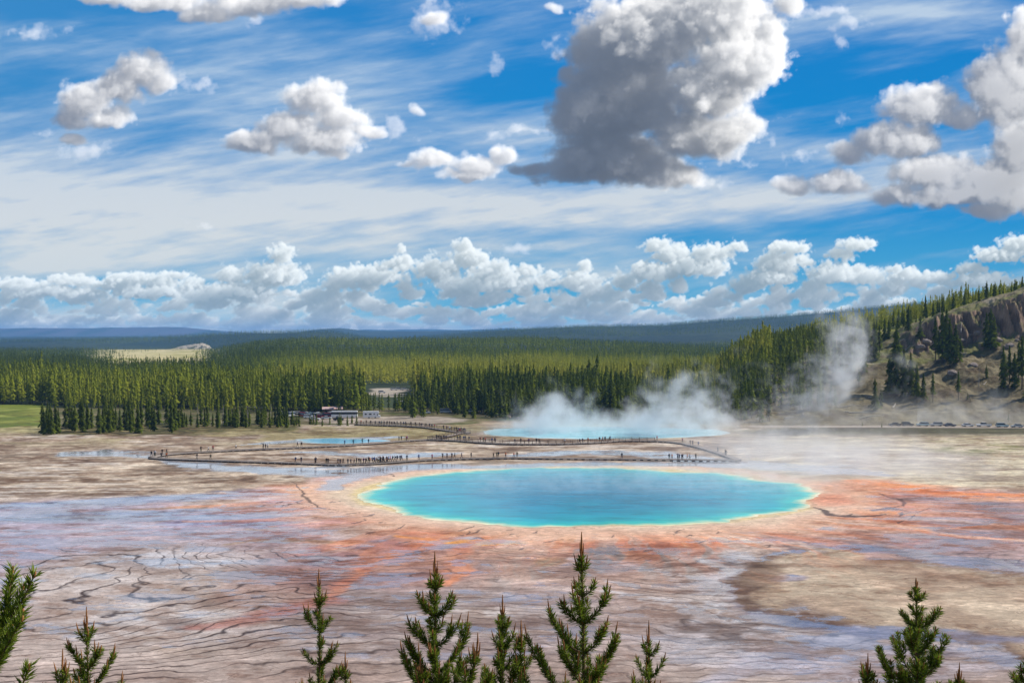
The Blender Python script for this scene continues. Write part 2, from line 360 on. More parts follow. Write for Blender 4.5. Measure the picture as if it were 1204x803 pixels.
# ------------------------------------------------------------------ terrain
def at(px, py):                       # a spot of the flat basin seen at photo pixel (px, py)
    y = H*F/(py - V0); return ((px - 602)/F*y, y)
CREST_U = [780, 840, 870, 900, 960, 1010, 1050, 1090, 1130, 1170, 1204, 1350, 1600]
CREST_Z = [0, 2, 13, 23, 32, 36.5, 42, 47.5, 53, 58, 63, 76, 80]
def ridge(u, y, d0, near, far, us, vs, tree=0.0):
    v = np.interp(u, us, vs); z = np.maximum(H - (v - V0)*d0/F - tree, 0)
    t = np.where(y < d0, (d0 - y)/near, (y - d0)/far)
    return z*np.exp(-np.clip(t, 0, 6)**2*1.3)*sst(y, 800, 1500)
def height(x, y):
    x = np.asarray(x, np.float64); y = np.asarray(y, np.float64)
    w = np.maximum(y, 60.0); u = 602 + F*x/w
    z = np.zeros_like(x + y)
    # the slope the viewer stands on
    hv = 34.35 - 0.56*y + 1.2*fbm2(x/14, y/14, 3, seed=9)*sst(np.hypot(x, y), 2, 14)
    hv = np.where(y < 0, 34.35 - 0.30*y, hv)
    z = np.where(y < 75, 0.5*(hv + np.sqrt(hv*hv + 6)) - 0.02*np.clip(y, 0, 75)/75*10, z)
    z = z*sst(y, 78, 66)
    # slope on the right with its broken rock band
    zc = np.interp(u, CREST_U, CREST_Z)*(1 + 0.05*fbm2(x/50, y/50, 3, seed=5))
    dc = 600 - 20*sst(u, 1050, 1250)
    rough = fbm2(x/16, y/16, 5, 0.55, seed=4)
    s = (y - 424 + rough*8)/(dc - 424)
    sc = np.clip(s, 0, 1)
    soft = sc**1.1
    c0 = 0.66 + 0.05*fbm2(x/35, y*0+3, 3, seed=8) + 0.05*fbm2(x/5.0, y/30, 4, 0.65, seed=12)
    st = np.where(sc < c0, sc/c0*0.60, np.where(sc < c0+0.075, 0.60 + (sc-c0)/0.075*0.33, 0.93 + (sc-c0-0.075)/np.maximum(1-c0-0.075, .05)*0.07))
    k = sst(u, 1030, 1100)
    prof = soft*(1-k) + st*k
    rough2 = fbm2(x/3.4, y/3.4, 4, .6, seed=14)
    hill = zc*prof*(1 - sst(y, dc+140, dc+900)) + rough*2.2*sst(s, 0.0, 0.25)*(zc > 3) + rough2*(.35 + 1.5*k*sst(s, .55, .68)*sst(s, .95, .8))*sst(s, 0, .1)*(zc > 3)*(y < 640)
    z = np.maximum(z, np.where(y > 400, hill, 0))
    # forested rises and far ridges
    z = np.maximum(z, ridge(u, y, 1800, 900, 1500, [-300,0,100,200,230,260,300,340,380,450,560,620,660,700,770,830,900,1000,1500],
        [420,418,418,419,415,410,402,398.5,398,399,398.5,396.5,399,400.5,404,407,410,412,400], 11)*(y > 900))
    z = np.maximum(z, ridge(u, y, 2650, 240, 300, [130,158,180,200,215,228,238,246,262], [425,418,414,411,407,404.5,403,406,425])*1.0)
    z = np.maximum(z, ridge(u, y, 4200, 900, 1500, [-300,0,90,180,250,300,340,390,420,450,520,560,1500], [401,402,401,399,395,392,391.5,391.5,397,402,400,399,399]))
    z = np.maximum(z, ridge(u, y, 5200, 2200, 2500, [420,480,540,575,600,640,680,720,775,825,860,900,940,976,1026,1077,1200,1500], [404,399,394,390.5,389,387,385.2,384.3,383,378.5,376.5,374.5,372,369.5,364,359,352,345]) + 0)
    z = np.maximum(z, ridge(u, y, 9000, 2500, 3000, [-300,200,300,350,375,400,418,440,480,510,540,600,640,1500], [396,396,393,391,388,386.5,388.5,389.5,389.5,390,389,393,396,396]))
    z = np.maximum(z, ridge(u, y, 12500, 1200, 4000, [-400,-100,0,60,110,130,190,215,240,285,330,500,1500], [384,385,386.5,386,386,385,384.6,385.4,387.5,391,394,396,396])*(1 + 0.02*fbm2(x/700, y/700, 4, seed=3)))
    z = np.maximum(z, ridge(u, y, 17000, 2000, 5000, [330,400,430,460,500,540,575,590,600,620,660,1500], [392,389,387.5,388,387,388,387.5,386,385.8,388,392,396]))
    z = z + np.where(y > 1000, fbm2(x/260, y/260, 4, seed=2)*4*sst(y, 1000, 3000)*sst(z, 1, 10), 0)
    z = z + np.where(y > 4000, fbm2(x/420, y/420, 5, 0.55, seed=22)*9*sst(z, 20, 60), 0)
    return z
ys = list(np.arange(-90, 60, 2.0)) + list(np.arange(60, 97, 0.6))
v = 840.0
while True:
    yv = H*F/(v - V0)
    if yv > 408: break
    ys.append(yv); v -= 0.7
while ys[-1] < 640: ys.append(ys[-1] + 1.2)
while ys[-1] < 29000: ys.append(ys[-1]*1.011)
ys = np.array(ys)
ts = np.concatenate([-np.geomspace(2.5, 0.62, 50)[:-1], np.arange(-0.62, 0.6201, 1.1/F), np.geomspace(0.62, 2.5, 50)[1:]])
YY, TT = np.meshgrid(ys, ts, indexing='ij'); XX = TT*np.maximum(YY, 60.0)
ZZ = height(XX, YY)
UU = 602 + F*XX/np.maximum(YY, 60.0); VV = V0 + H*F/np.maximum(YY, 60.0)

# --- what the ground is made of
nb = int(np.searchsorted(ys, 520)); n0 = int(np.searchsorted(ys, 60))
x, y, u, v = XX[n0:nb], YY[n0:nb], UU[n0:nb], VV[n0:nb]
n1 = fbm2(x/28, y/28, 5, seed=31); n2 = fbm2(x/9, y/9, 5, seed=32); n3 = fbm2(x/2.4, y/2.4, 4, seed=33); n4 = fbm2(x/60, y/60, 3, seed=34)
xs_ = fbm2(x/34, y/7, 5, 0.6, seed=35); xs2 = fbm2(x/12, y/2.2, 5, 0.6, seed=36)
uw = u + n1*45 + n2*14; vw = v + n1*12*(v-430)/200 + n2*5 + xs2*3
def c(r, g_, b, k=0.80): return np.array(srgb(r, g_, b), np.float32)*k
def ell(u0, v0, ru, rv, a=1.0, b=0.6, w=1.0):
    d = np.hypot((u + (uw-u)*w - u0)/ru, (v + (vw-v)*w - v0)/rv); return sst(d, a, b)
def stroke(pts, wd, soft=1.0, warp=1.0, br=0.0):
    P = [at(*p) for p in pts]; best = np.full(x.shape, 1e9); best_w = np.ones_like(best)
    xx = x + warp*(n2*5 + n3*1.0); yy2 = y + warp*(n1*5 + n2*2.5 + n3*0.7)
    wds = wd if hasattr(wd, '__len__') else [wd]*len(P)
    for (a, b, wa, wb) in zip(P[:-1], P[1:], wds[:-1], wds[1:]):
        dx, dy = b[0]-a[0], b[1]-a[1]; t = np.clip(((xx-a[0])*dx + (yy2-a[1])*dy)/(dx*dx+dy*dy), 0, 1)
        d = np.hypot(xx-a[0]-t*dx, yy2-a[1]-t*dy)/(wa + (wb-wa)*t); best = np.minimum(best, d)
    best = best + xs2*.55*(soft > .8) + n3*.2
    return sst(best, 1.0 + 0.6*soft, 1.0 - 0.75*soft)
def put(mask, col, wt=None):
    global A, WET
    m_ = np.clip(mask, 0, 1)[..., None]; A = A*(1-m_) + np.asarray(col)*m_
    if wt is not None: WET = WET*(1-m_[..., 0]) + wt*m_[..., 0]
A = lerp(c(206,190,180), c(168,146,134), sst(n1 + xs_*0.8 + n3*.3, -0.45, 0.5)[..., None]); WET = np.full(x.shape, 0.25)
# far flats
far = sst(v, 602, 578)
put(far, lerp(c(140,116,94), c(212,192,168), sst(xs_*.8 + n1*.5 + n2*.6 + xs2*0.4 + n3*.5, -0.5, 0.5)[..., None]), 0.1)
put(far*sst(xs_ + n1*.6, 0.15, 0.4)*0.7, c(112,92,72))
put(far*sst(xs2 - n1*.6, 0.2, 0.5)*0.6, c(222,210,196))
put(far*sst(u, 820, 940), lerp(c(166,146,122), c(220,204,172), sst(xs_ + xs2*.7 + n3*.3, -0.5, 0.3)[..., None]), 0.15)
put(far*sst(v, 530, 512)*sst(n1+n2*.5, -0.2, 0.3)*0.7, c(152,140,86), 0)
put(ell(1150,528,75,9)*sst(n2+n3*.5, -0.35, 0.2)*0.85, c(112,110,44), 0)
put(ell(1090,515,120,5)*sst(xs2, -0.2, 0.3)*0.6, c(140,128,70), 0)
put(ell(1020,536,160,9)*0.4, c(205,190,178), .4)
# left lavender sheet of running water
put(ell(120,640,330,62,1.0,.7), lerp(c(206,188,196), c(176,158,172), sst(xs2+n2*.5, -.4, .5)[..., None]), .55)
put(ell(40,680,140,60,1.0,.5)*.8, c(200,182,196), .5)
put(stroke([(-60,600),(80,592),(200,586),(300,582),(360,590),(380,605),(300,612),(150,608),(0,612)], [3,4,5,8,10,7,8,6,5], 1), lerp(c(150,158,192), c(190,196,214), sst(xs2+n3*.4, -.4, .5)[..., None]), .75)
put(stroke([(200,618),(330,612),(420,610)], [4,6,4])*.8, c(160,148,186), .7)
put(stroke([(150,600),(230,598),(268,589)], [1.5,3,1])*.9, c(150,126,104), .1)
# pale terraces left
put(ell(200,700,230,70,1.1,.6), lerp(c(222,212,206), c(196,178,166), sst(n2*1.2+n3*.5, -.4, .5)[..., None]), .4)
put(ell(200,660,110,14,1.1,.5), c(224,222,226), .5)
put(ell(230,745,110,38)*sst(n2+xs2*.5,-.1,.4)*.6, c(176,156,136), .3)
put(ell(305,620,30,5)*.45*sst(n3,-.4,.3), c(178,152,84), .3)
put(ell(220,735,36,10)*.6, c(150,136,132), .5)
# pink and brown middle
put(ell(430,668,170,42,1.1,.5), lerp(c(188,140,126), c(160,124,122), sst(n2+xs2*.6, -.3, .4)[..., None]), .45)
put(ell(330,705,80,26)*.35, c(196,138,118), .4)
put(ell(420,650,100,22)*.5, c(150,122,142), .6)
put(ell(560,735,330,60)*.85, lerp(c(204,190,184), c(158,140,136), sst(xs2*1.3+n2*.4+n3*.4, -.45, .4)[..., None]), .4)
put(ell(560,722,60,10)*.8, c(222,212,206), .3)
# grey streaked zone under the near shore
put(ell(765,655,110,24)*sst(xs2+n3*.6,-.6,.1), lerp(c(112,102,98), c(158,146,138), sst(xs2+n3*.5,-.3,.5)[..., None]), .35)
put(ell(700,668,60,18)*.5, c(202,196,196), .5)
put(ell(655,663,26,9)*.7, c(150,130,92), .2)
put(ell(830,680,70,60)*.8, lerp(c(216,206,200), c(150,134,126), sst(xs2*1.4+n3*.7,-.25,.35)[..., None]), .4)
put(ell(760,720,60,70)*.5, c(206,180,166), .3)
put(ell(880,760,150,40)*.85, lerp(c(206,198,200), c(138,124,120), sst(xs2*1.5+n3*.8,-.2,.45)[..., None]), .45)
put(stroke([(850,800),(920,770),(1000,762),(1100,775),(1200,780)], [1.5,2.5,3,2.5,2])*.8, c(206,200,210), .85)
put(ell(1040,780,200,34)*.6, lerp(c(190,182,196), c(160,142,140), sst(xs2*1.1+n3*.6,-.4,.4)[..., None]), .55)
# right: mauve runoff
put(ell(1100,612,240,42,1.1,.6), lerp(c(196,168,166), c(160,136,142), sst(xs2*1.2+n3*.5, -.5, .5)[..., None]), .5)
put(ell(1190,650,120,26)*.7, c(192,162,162), .45)
# the tan island with its wet brown rim
def e_(u0, v0, ru, rv): return np.hypot((uw-u0)/ru, (vw-v0)/rv)
rimd = np.minimum.reduce([e_(985,688,105,30), e_(1070,700,150,40), e_(1180,712,130,40), e_(960,662,60,22), e_(930,705,50,20), e_(1280,730,120,50)])
rimd = 1 + (rimd-1)*.8; mo_ = fbm2(x/5.5, y/3.2, 6, .68, seed=91)
put(sst(rimd + mo_*.5, 1.30, 1.02)*.75, lerp(c(190,186,196), c(140,134,150), sst(xs2+n3*.5,-.4,.4)[..., None]), .75)
put(sst(rimd + n3*.08 + mo_*.22, 1.10, .96)*.9, lerp(c(128,100,76), c(156,134,112), sst(mo_, -.3, .3)[..., None]), .3)
put(sst(rimd + n2*.10 + mo_*.2 + .28*sst(u,970,860), 1.02, .86), lerp(c(204,186,160), c(180,158,134), sst(n2+n3*.5, -.4, .4)[..., None]), .05)
put(sst(rimd, .8, .2)*sst(n2+xs2*.6, .2, .5)*.7, c(160,132,106), .05)
put(ell(945,665,50,10)*.6, c(196,180,160), .1)
put(ell(935,682,30,6)*.7, c(146,138,160), .7)
put(ell(900,676,40,22)*.7, c(134,110,88), .2)
put(stroke([(860,622),(950,640),(1050,650),(1200,668)], [3,3,4,4])*.9, lerp(c(150,152,176), c(200,198,208), sst(xs2,-.2,.4)[..., None]), .75)
put(stroke([(870,650),(850,665),(830,690),(845,712),(900,720)], [1.2,2,3,2,1.5])*.8*sst(n3+xs2,-.4,.2), c(214,210,214), .5)
put(stroke([(930,640),(955,650)], [1.2,1.4], .6)*.9, c(232,228,222), .1)
put(stroke([(900,722),(960,735),(1020,748),(1200,752)], [2.5,3,3,2])*.85, c(132,128,152), .75)
for pts_, w_ in (([(770,640),(800,652),(845,662),(852,684),(836,706),(842,726)], [1.2,1.6,2.2,1.8,1.6,1]), ([(690,655),(740,664),(800,676),(850,680)], [.8,1.2,1.4,1]), ([(700,690),(760,700),(810,712),(870,730)], [.6,1.1,1.2,1]), ([(640,668),(700,676),(740,690)], [.6,1,.6])):
    put(stroke(pts_, w_, 1, .8)*.8*sst(n3 + xs2, -.55, .0), c(236,232,232), .85)
# orange bacterial mats: tongues running outwards
OR = lerp(c(250,152,82), c(228,126,70), sst(n2+n3*.4, -.3, .4)[..., None]); OP = lerp(c(246,184,142), c(228,154,116), sst(xs2+n2*.4, -.4, .4)[..., None])
put(stroke([(960,590),(1010,570),(1060,572),(1130,580),(1204,586),(1330,592)], [8,7,6,8,8,8]), OP, .35)
put(stroke([(1000,566),(1040,571),(1110,577),(1204,582)], [2,2.5,3,3])*.8, OR, .35)
put(stroke([(820,622),(900,617),(980,612),(1060,618),(1140,620),(1300,626)], [3,4,4,2,2,2])*.8, OP, .3)
put(stroke([(930,600),(1000,598),(1090,632),(1190,634)], [7,6,1.2,1.2])*.8, OR, .35)
put(stroke([(1050,622),(1120,630),(1204,637)], [1.0,1.6,1.6])*.8, c(238,206,186), .2)
put(stroke([(620,640),(560,646),(500,656),(430,660),(400,640)], [9,8,7,5,3])*.5, OP, .35)
put(stroke([(690,640),(620,636),(560,628),(500,622),(440,608)], [3,4,4,4,4])*.7, OR, .35)
put(stroke([(620,638),(540,634),(470,628)], [1.0,1.6,1.0])*.95, c(250,170,60), .35)
put(stroke([(520,632),(480,645),(440,660),(420,680),(395,700),(330,722)], [2.5,2,1.6,1.4,1.2,.9])*.62, OR, .35)
put(stroke([(560,640),(535,665),(510,690)], [1.8,1.6,.8])*.6, OR, .35)
put(stroke([(460,640),(400,640),(350,640)], [2,2,1])*.6, OP, .35)
put(stroke([(420,606),(360,608),(300,612),(200,616)], [2.5,1.8,1.6,1])*.6, c(240,186,160), .3)
put(stroke([(390,706),(320,720),(230,735),(200,738)], [3,2.5,2,1])*.8, c(188,116,96), .35)
put(stroke([(380,640),(300,636),(270,640)], [1,1.6,1])*.5, c(176,150,86), .3)
put(ell(440,655,110,20)*.35*sst(n3+n2,-.1,.4), c(140,112,120), .6)
# shelf and rim of the hot spring
PC = ((0.0 + at(430,580)[0]*1.0 + 67.5)/2 + 0.2, 238.0)
PX, PY, PRX, PRY = 16.9, 238.2, 50.5, 42.6
ang = np.arctan2(y-PY, x-PX)
sd_ = (np.hypot((x-PX)/PRX, (y-PY)/PRY) - 1)*46 + n2*2.2 + n3*.6 + 1.2*np.sin(ang*3+1)
put(ell(405,578,62,20,1.0,.8,.35), lerp(c(236,204,190), c(214,170,158), sst(n2+n3*.5, 0,.6)[..., None]), .35)
th_ = np.arctan2(y-PY, x-PX) + n1*.10
st_r = fbm2(th_*13 + n2*.5, sd_/38 + n1*.4, 5, .6, seed=101); st_s = fbm2(th_*34 + n2*.6, sd_/16, 4, .6, seed=102)
nearside = sst(y, 258, 225)*np.clip(.55 + .6*fbm2(th_*2.2, sd_/80, 2, seed=103), 0, 1)
put(sst(sd_ + n1*8 + n2*4, 30, 12)*sst(y, 262, 236)*.85, lerp(c(238,190,160), c(224,166,136), sst(st_r, -.3,.3)[..., None]), .35)
put(sst(st_r + st_s*.5, -.06, .2)*sst(sd_ + n1*14, lerp(46, 70, sst(x, -60, 0)), 12)*nearside*.95, OR, .4)
put(sst(-st_r + st_s*.6, .10, .32)*sst(sd_ + n1*10, 60, 10)*nearside*.6, c(236,214,196), .35)
put(sst(-st_s + st_r*.3, .22, .4)*sst(sd_ + n1*10, 66, 12)*nearside*.5, c(134,92,80), .45)
put(sst(st_s, .30, .42)*sst(sd_, 30, 12)*nearside*.7, c(238,158,70), .35)
put(sst(sd_ + n1*4, 13, 7)*sst(y, 285, 235), lerp(c(232,170,140), c(226,188,160), sst(n2+n3, -.3,.5)[..., None]), .35)
put(sst(sd_ + n1*3 + 0*x, 14, 6)*sst(y, 240, 275), lerp(c(226,206,200), c(222,190,180), sst(n2,-.2,.4)[..., None]), .6)
put(sst(sd_ + n2*4 + n1*4, 19, 8)*.75, c(244,200,166), .3)
put(sst(sd_ + n2*3, 10, 4)*.8, c(240,206,178), .3)
put(sst(sd_ + n2*2, 7, 3.0), c(240,212,180), .3)
put(sst(sd_, 2.6, .6)*.8, c(240,216,150), .4)
put(ell(1000,575,40,12,1.1,.3)*.7, c(236,176,140), .3)
put(ell(985,590,40,12,1.1,.3)*.6, c(232,120,72), .3)
put(stroke([(344,566),(350,575),(360,586),(378,596),(400,600)], [.12,.25,.4,.25,.12], .5, .3)*.8, c(84,70,62), .3)
put(stroke([(955,596),(975,604),(1000,606),(1035,604)], [.5,1.2,1,.4], .5, .5)*.9, c(92,78,76), .3)
put(stroke([(1020,600),(1045,597),(1062,600)], [.6,1.2,.5], .6, .5)*.8, c(128,112,116), .4)
put(stroke([(1030,580),(1058,586),(1064,594)], [.4,.6,.3], .5, .5)*.8, c(110,90,90), .4)
for q in range(46):
    a0, r0 = rng.uniform(-2.9, -0.2), rng.uniform(8, 26)
    qx, qy = PX + math.cos(a0)*(PRX+r0), PY + math.sin(a0)*(PRY+r0); qu, qv = 602+F*qx/qy, V0+H*F/qy
    l_ = rng.uniform(4, 16)
    put(stroke([(qu, qv), (qu+l_*.5, qv-rng.uniform(0,3)), (qu+l_, qv-rng.uniform(0,5))], [.15, rng.uniform(.2,.5), .15], .6, .6)*.75, c(96,78,74), .4)
# shallow sheets of water by the walks, mirror flat
for (a0, wd) in (([(75,534),(110,531),(170,534),(185,539),(240,549),(330,552),(400,549)], [3,6,5,1.5,5,5,3]), ([(300,552),(380,556),(450,551),(560,547),(700,545),(840,548)], [3,6,7,4,4,3]),
                 ([(290,522),(330,519),(400,517),(470,513)], [1,4,8,3]), ([(350,532),(430,535),(500,534),(545,532)], [2,6,6,2]), ([(620,535),(700,533),(780,535),(850,545)], [4,6,6,8]),
                 ([(880,545),(960,552),(1040,560)], [8,8,4])):
    put(stroke(a0, wd, 1, 1.2)*sst(n3*.6+xs2, -.75, -.3), lerp(c(186,196,206), c(206,204,206), sst(xs2,-.3,.4)[..., None]), 1.0)
put(stroke([(480,552),(430,557),(400,566),(380,576)], [2,4,4,3], .8)*.8, c(214,206,208), .85)
put(stroke([(435,553),(455,556),(462,560)], .35, .5, .5)*.8, c(88,76,70), .3)
put(sst(vw, 512, 507)*sst(u, 40, 60)*sst(u, 360, 345)*sst(v, 516, 511), lerp(c(96,92,50), c(140,126,84), sst(n3+n2, -.3, .4)[..., None]), 0)
# far edge of the basin: dark sedge strip, gravel road, parking
put(sst(v, 516, 508)*sst(u, 860, 960)*sst(v, 500.2, 501.0)*sst(vw, 513, 510), c(84,80,52), 0)
put(sst(v, 503, 502)*sst(u, 850, 930), c(176,158,132), 0)
put(sst(v, 500.4, 499.8)*sst(u, 840, 900), lerp(c(128,116,84), c(112,100,70), sst(n2,-.3,.3)[..., None]), 0)
put(sst(u, 860, 840)*sst(v, 500, 498.5), lerp(c(90,92,46), c(122,112,78), sst(n2+n3*.5,-.2,.4)[..., None]), 0)
put(ell(455,494,110,5,1,.8,.3), c(166,152,134), 0)
put(sst(u, 62, 46)*sst(vw, 506, 503), lerp(c(104,116,38), c(136,140,62), sst(n2,-.3,.3)[..., None]), 0)
put(sst(u, 62, 40)*sst(vw, 512, 505)*sst(vw, 502, 506)*.8, c(170,160,110), 0)
put(ell(610,500,55,5,1,.6,.5)*.7, c(176,150,122), 0)
mott = fbm2(x/5.5, y/3.2, 6, .68, seed=91); mott2 = fbm2(x/19, y/11, 6, .62, seed=92)
calm = lerp(.25, 1.0, sst(sd_, 6, 20)); mott = mott*calm; mott2 = mott2*calm
A = A*(1 + n3*0.14 + mott*.50 + mott2*.34)[..., None]
A = lerp(A, A*np.array([.80,.66,.58]), (sst(-mott - mott2*.7, .10, .42)*.8)[..., None])
A = lerp(A, np.minimum(A*1.25+.04, .85), (sst(mott + mott2*.4, .18, .5)*.55)[..., None])
A = lerp(A.mean(-1, keepdims=True), A, lerp(.90, 1.02, sst(v, 600, 570))[..., None])
warm = sst(v, 575, 640)[..., None]; A = lerp(A, A*np.array([.97, .895, .84]), warm*.8)
A = np.clip(A, .02, .88); WET = np.clip(WET + mott*.5*(WET > .3), 0, 1)
ALB = np.zeros(XX.shape + (3,), np.float32); WT = np.zeros(XX.shape, np.float32); TR = np.zeros(XX.shape, np.float32); TS = np.zeros(XX.shape, np.float32)
ALB[n0:nb] = A; WT[n0:nb] = WET
# terrace levels: slow warped distance from the spring, in steps of about three metres
lev = (np.hypot((x-PX)*0.55, y-PY) + n4*26 + n1*13 + n2*4.0 + n3*.7)/(3.1) + 0.012*(x+20)
TR[n0:nb] = lev
TS[n0:nb] = np.clip(sst(vw, 632, 655)*(1 - sst(rimd, 1.2, .95))*sst(fbm2(x/13, y/13, 4, seed=71), -.6, -.1)*(0.6+0.6*sst(uw, 620, 200)), 0, 1)
# everything farther out
x, y, u, z = XX[nb:], YY[nb:], UU[nb:], ZZ[nb:]
m1 = fbm2(x/40, y/40, 5, seed=51); m2 = fbm2(x/190, y/400, 5, seed=52); m3 = fbm2(x/7, y/7, 4, seed=53); m4 = fbm2(x/16, y/60, 4, .6, seed=54)
dark = np.array([0.022, 0.032, 0.012]); mid_ = np.array([0.045, 0.062, 0.018])
A = lerp(dark, mid_, sst(m1, -.3, .4)[..., None])
A = lerp(A, lerp(np.array([.014,.028,.018]), np.array([.040,.056,.024]), sst(m2 + m4*.8, -.5, .6)[..., None]), sst(y, 1500, 2400)[..., None])
hillm = sst(z, 1.5, 5)*sst(u, 860, 900)*(y < 1100)
sl_z = np.gradient(ZZ, axis=0)[nb:]/np.maximum(np.gradient(YY, axis=0)[nb:], .1)
tanc = lerp(np.array(srgb(98,86,64)), np.array(srgb(132,118,92)), sst(m1 + m3*.5, -.4, .4)[..., None])
tanc = lerp(tanc, np.array(srgb(104,106,48)), (sst(m2*1.2 + m3*.7, .0, .5)*.8)[..., None])
tanc = lerp(tanc, np.array(srgb(176,160,138)), (sst(fbm2(x/6, y/26, 4, seed=58), .18, .42)*.6)[..., None])
tanc = lerp(tanc, np.array(srgb(138,140,56)), (sst(y, 572, 590)*sst(u, 1000, 1060))[..., None]*.8)
rk = lerp(np.array(srgb(104,84,70)), np.array(srgb(158,130,108)), sst(fbm2(x/2.2, y/14+z/5, 5, .6, seed=59), -.4, .4)[..., None])
tanc = lerp(tanc, rk, sst(sl_z + m3*.1, .75, 1.1)[..., None])
A = lerp(A, tanc, hillm[..., None])
A = lerp(A, np.array(srgb(112,122,42)), (sst(u, 62, 40)*(y < 545))[..., None])
mead = sst(y + m1*120, 1000, 1060)*sst(y, 2900, 2750)*sst(u + m1*30, 95, 125)*sst(u + m1*30, 262, 240)
A = lerp(A, lerp(np.array(srgb(150,142,70)), np.array(srgb(196,180,128)), sst(m1+m2, -.3,.3)[..., None]), mead[..., None])
rock = sst(z, 4, 9)*(y > 2350)*(y < 2900)*sst(u, 140, 175)*sst(u, 262, 250)
A = lerp(A, lerp(np.array(srgb(170,158,140)), np.array(srgb(60,66,50)), sst(fbm2(x/9, y/30, 4, .6, seed=61), -.0, .14)[..., None]), rock[..., None])
plate = (y > 10800)*(y < 14500)*sst(u, 330, 280)
A = lerp(A, lerp(np.array(srgb(96,86,96)), np.array(srgb(60,66,60)), sst(fbm2(x/260, y/900, 4, seed=62), -.2, .25)[..., None]), (plate*sst(z, 30, 60)*.7)[..., None])
lot = sst(y + m1*50, 625, 637)*sst(y + m1*50, 715, 700)*sst(u + m3*6 + m1*18, 430, 440)*sst(u + m3*6 + m1*24, 484, 474)
A = lerp(A, np.array(srgb(168,156,140)), lot[..., None])
ALB[nb:] = A
x, y, z = XX[:n0], YY[:n0], ZZ[:n0]
ALB[:n0] = lerp(np.array(srgb(92,84,56)), np.array(srgb(128,112,84)), sst(fbm2(x/3, y/3, 4, seed=63), -.3, .3)[..., None])
m, g, out = material('ground')
pos = g.nt.nodes.new('ShaderNodeNewGeometry'); Pp = E(g, pos.outputs['Position'])
alb = g.attr('albedo', 'Color'); wet = g.attr('wet'); lv = g.attr('level'); ts_ = g.attr('steps')
near = g.lin(g.vm('LENGTH', Pp), 900, 300)
f1 = g.noise(Pp, 0.9, 5, 0.62); f2 = g.noise(g.vm('MULTIPLY', Pp, (0.35, 1.4, 1.0)), 1.1, 5, 0.65)
lv2 = lv + (f1 - 0.5)*0.16
fr = g.m('PINGPONG', lv2, 0.5)
amp = g.noise(g.vm('MULTIPLY', Pp, (0.05, 0.08, 0)), 1.0, 3)
line = g.ss(fr, g.lin(amp, .35, .7, 0.085, 0.24), 0.0)*ts_*g.lin(amp, .3, .6, .6, 1.0)
lv3 = lv*3.7 + (f2 - 0.5)*1.3
fine = g.ss(g.m('PINGPONG', lv3, 0.5), 0.16, 0.0)*ts_*g.ss(f1, .42, .66)*0.55
band = g.m('FRACT', lv2)
tone = 1.0 + (f1 - 0.5)*0.5 + (f2 - 0.5)*0.8
tone = g.mix(near, (1, 1, 1), g.xyz(tone, tone, tone))
col = g.mix(1.0, alb, tone, 'MULTIPLY')
vn = g.noise(g.vm('MULTIPLY', Pp, (0.11, 0.17, 0)), 1.0, 7, 0.62, 0.7); vn2 = g.noise(g.vm('MULTIPLY', Pp, (0.30, 0.55, 0)), 1.0, 7, 0.66, 0.5)
v1 = g.ss(g.m('ABSOLUTE', vn - 0.5), 0.014, 0.0)*g.ss(vn2, .44, .60)*0.7
v2 = g.ss(g.m('ABSOLUTE', vn2 - 0.52), 0.020, 0.0)*g.ss(vn, .50, .62)*0.55
blot = g.lin(vn2, .28, .72, .68, 1.28)
blot = g.mix(near, (1, 1, 1), g.xyz(blot, blot, g.m('MULTIPLY', blot, 1.0)))
col = g.mix(1.0, col, blot, 'MULTIPLY')
f3 = g.noise(g.vm('MULTIPLY', Pp, (0.9, 2.2, 1.0)), 1.0, 6, 0.75)
cr = g.lin(f3, .33, .67, .74, 1.24); cr = g.mix(near, (1, 1, 1), g.xyz(cr, cr, cr)); col = g.mix(1.0, col, cr, 'MULTIPLY')
sheen = g.ss(g.noise(g.vm('MULTIPLY', Pp, (0.06, 0.16, 0)), 1.0, 6, .62, .6) + wet*.28, .62, .69)*g.ss(wet, .3, .5)
basin = g.ss(g.sep(Pp)[2], 1.2, .4)*near
col = g.mix((v1 + v2)*basin, col, (0.12, 0.075, 0.06))
col = g.mix(g.m('MULTIPLY', ts_, 0.22)*band, col, (0.34, 0.27, 0.24))
col = g.mix((line.max(fine)*0.95).clamp(), col, (0.035, 0.016, 0.012))
rgh = g.lin(wet + sheen*.55 + (f2 - .5)*.25, 0.25, 1.0, 0.85, 0.06)
hillf = g.ss(g.sep(Pp)[2], 2.0, 6.0)
hb_ = f1*0.5 + f2*0.5 - line*0.6 + g.noise(Pp, 0.28, 7, .68)*hillf*9.0
nrm = g.bump(g.m('MULTIPLY', hb_, g.lin(wet + sheen*.5, .9, .3, .25, 1.0)), 0.55, 0.25)
col = g.mix(sheen*.25, col, (.20,.20,.24))
principled(g, out, col, rgh, g.lin(wet + sheen*.4, 0.2, .9, 0.18, 0.55), nrm)
me = mesh_np('ground', np.stack([XX, YY, ZZ], -1), grid_faces(*XX.shape), attrs={'wet': WT, 'level': TR, 'steps': TS}, cols={'albedo': ALB}, mats=[m])
link('ground', me, kind='structure')
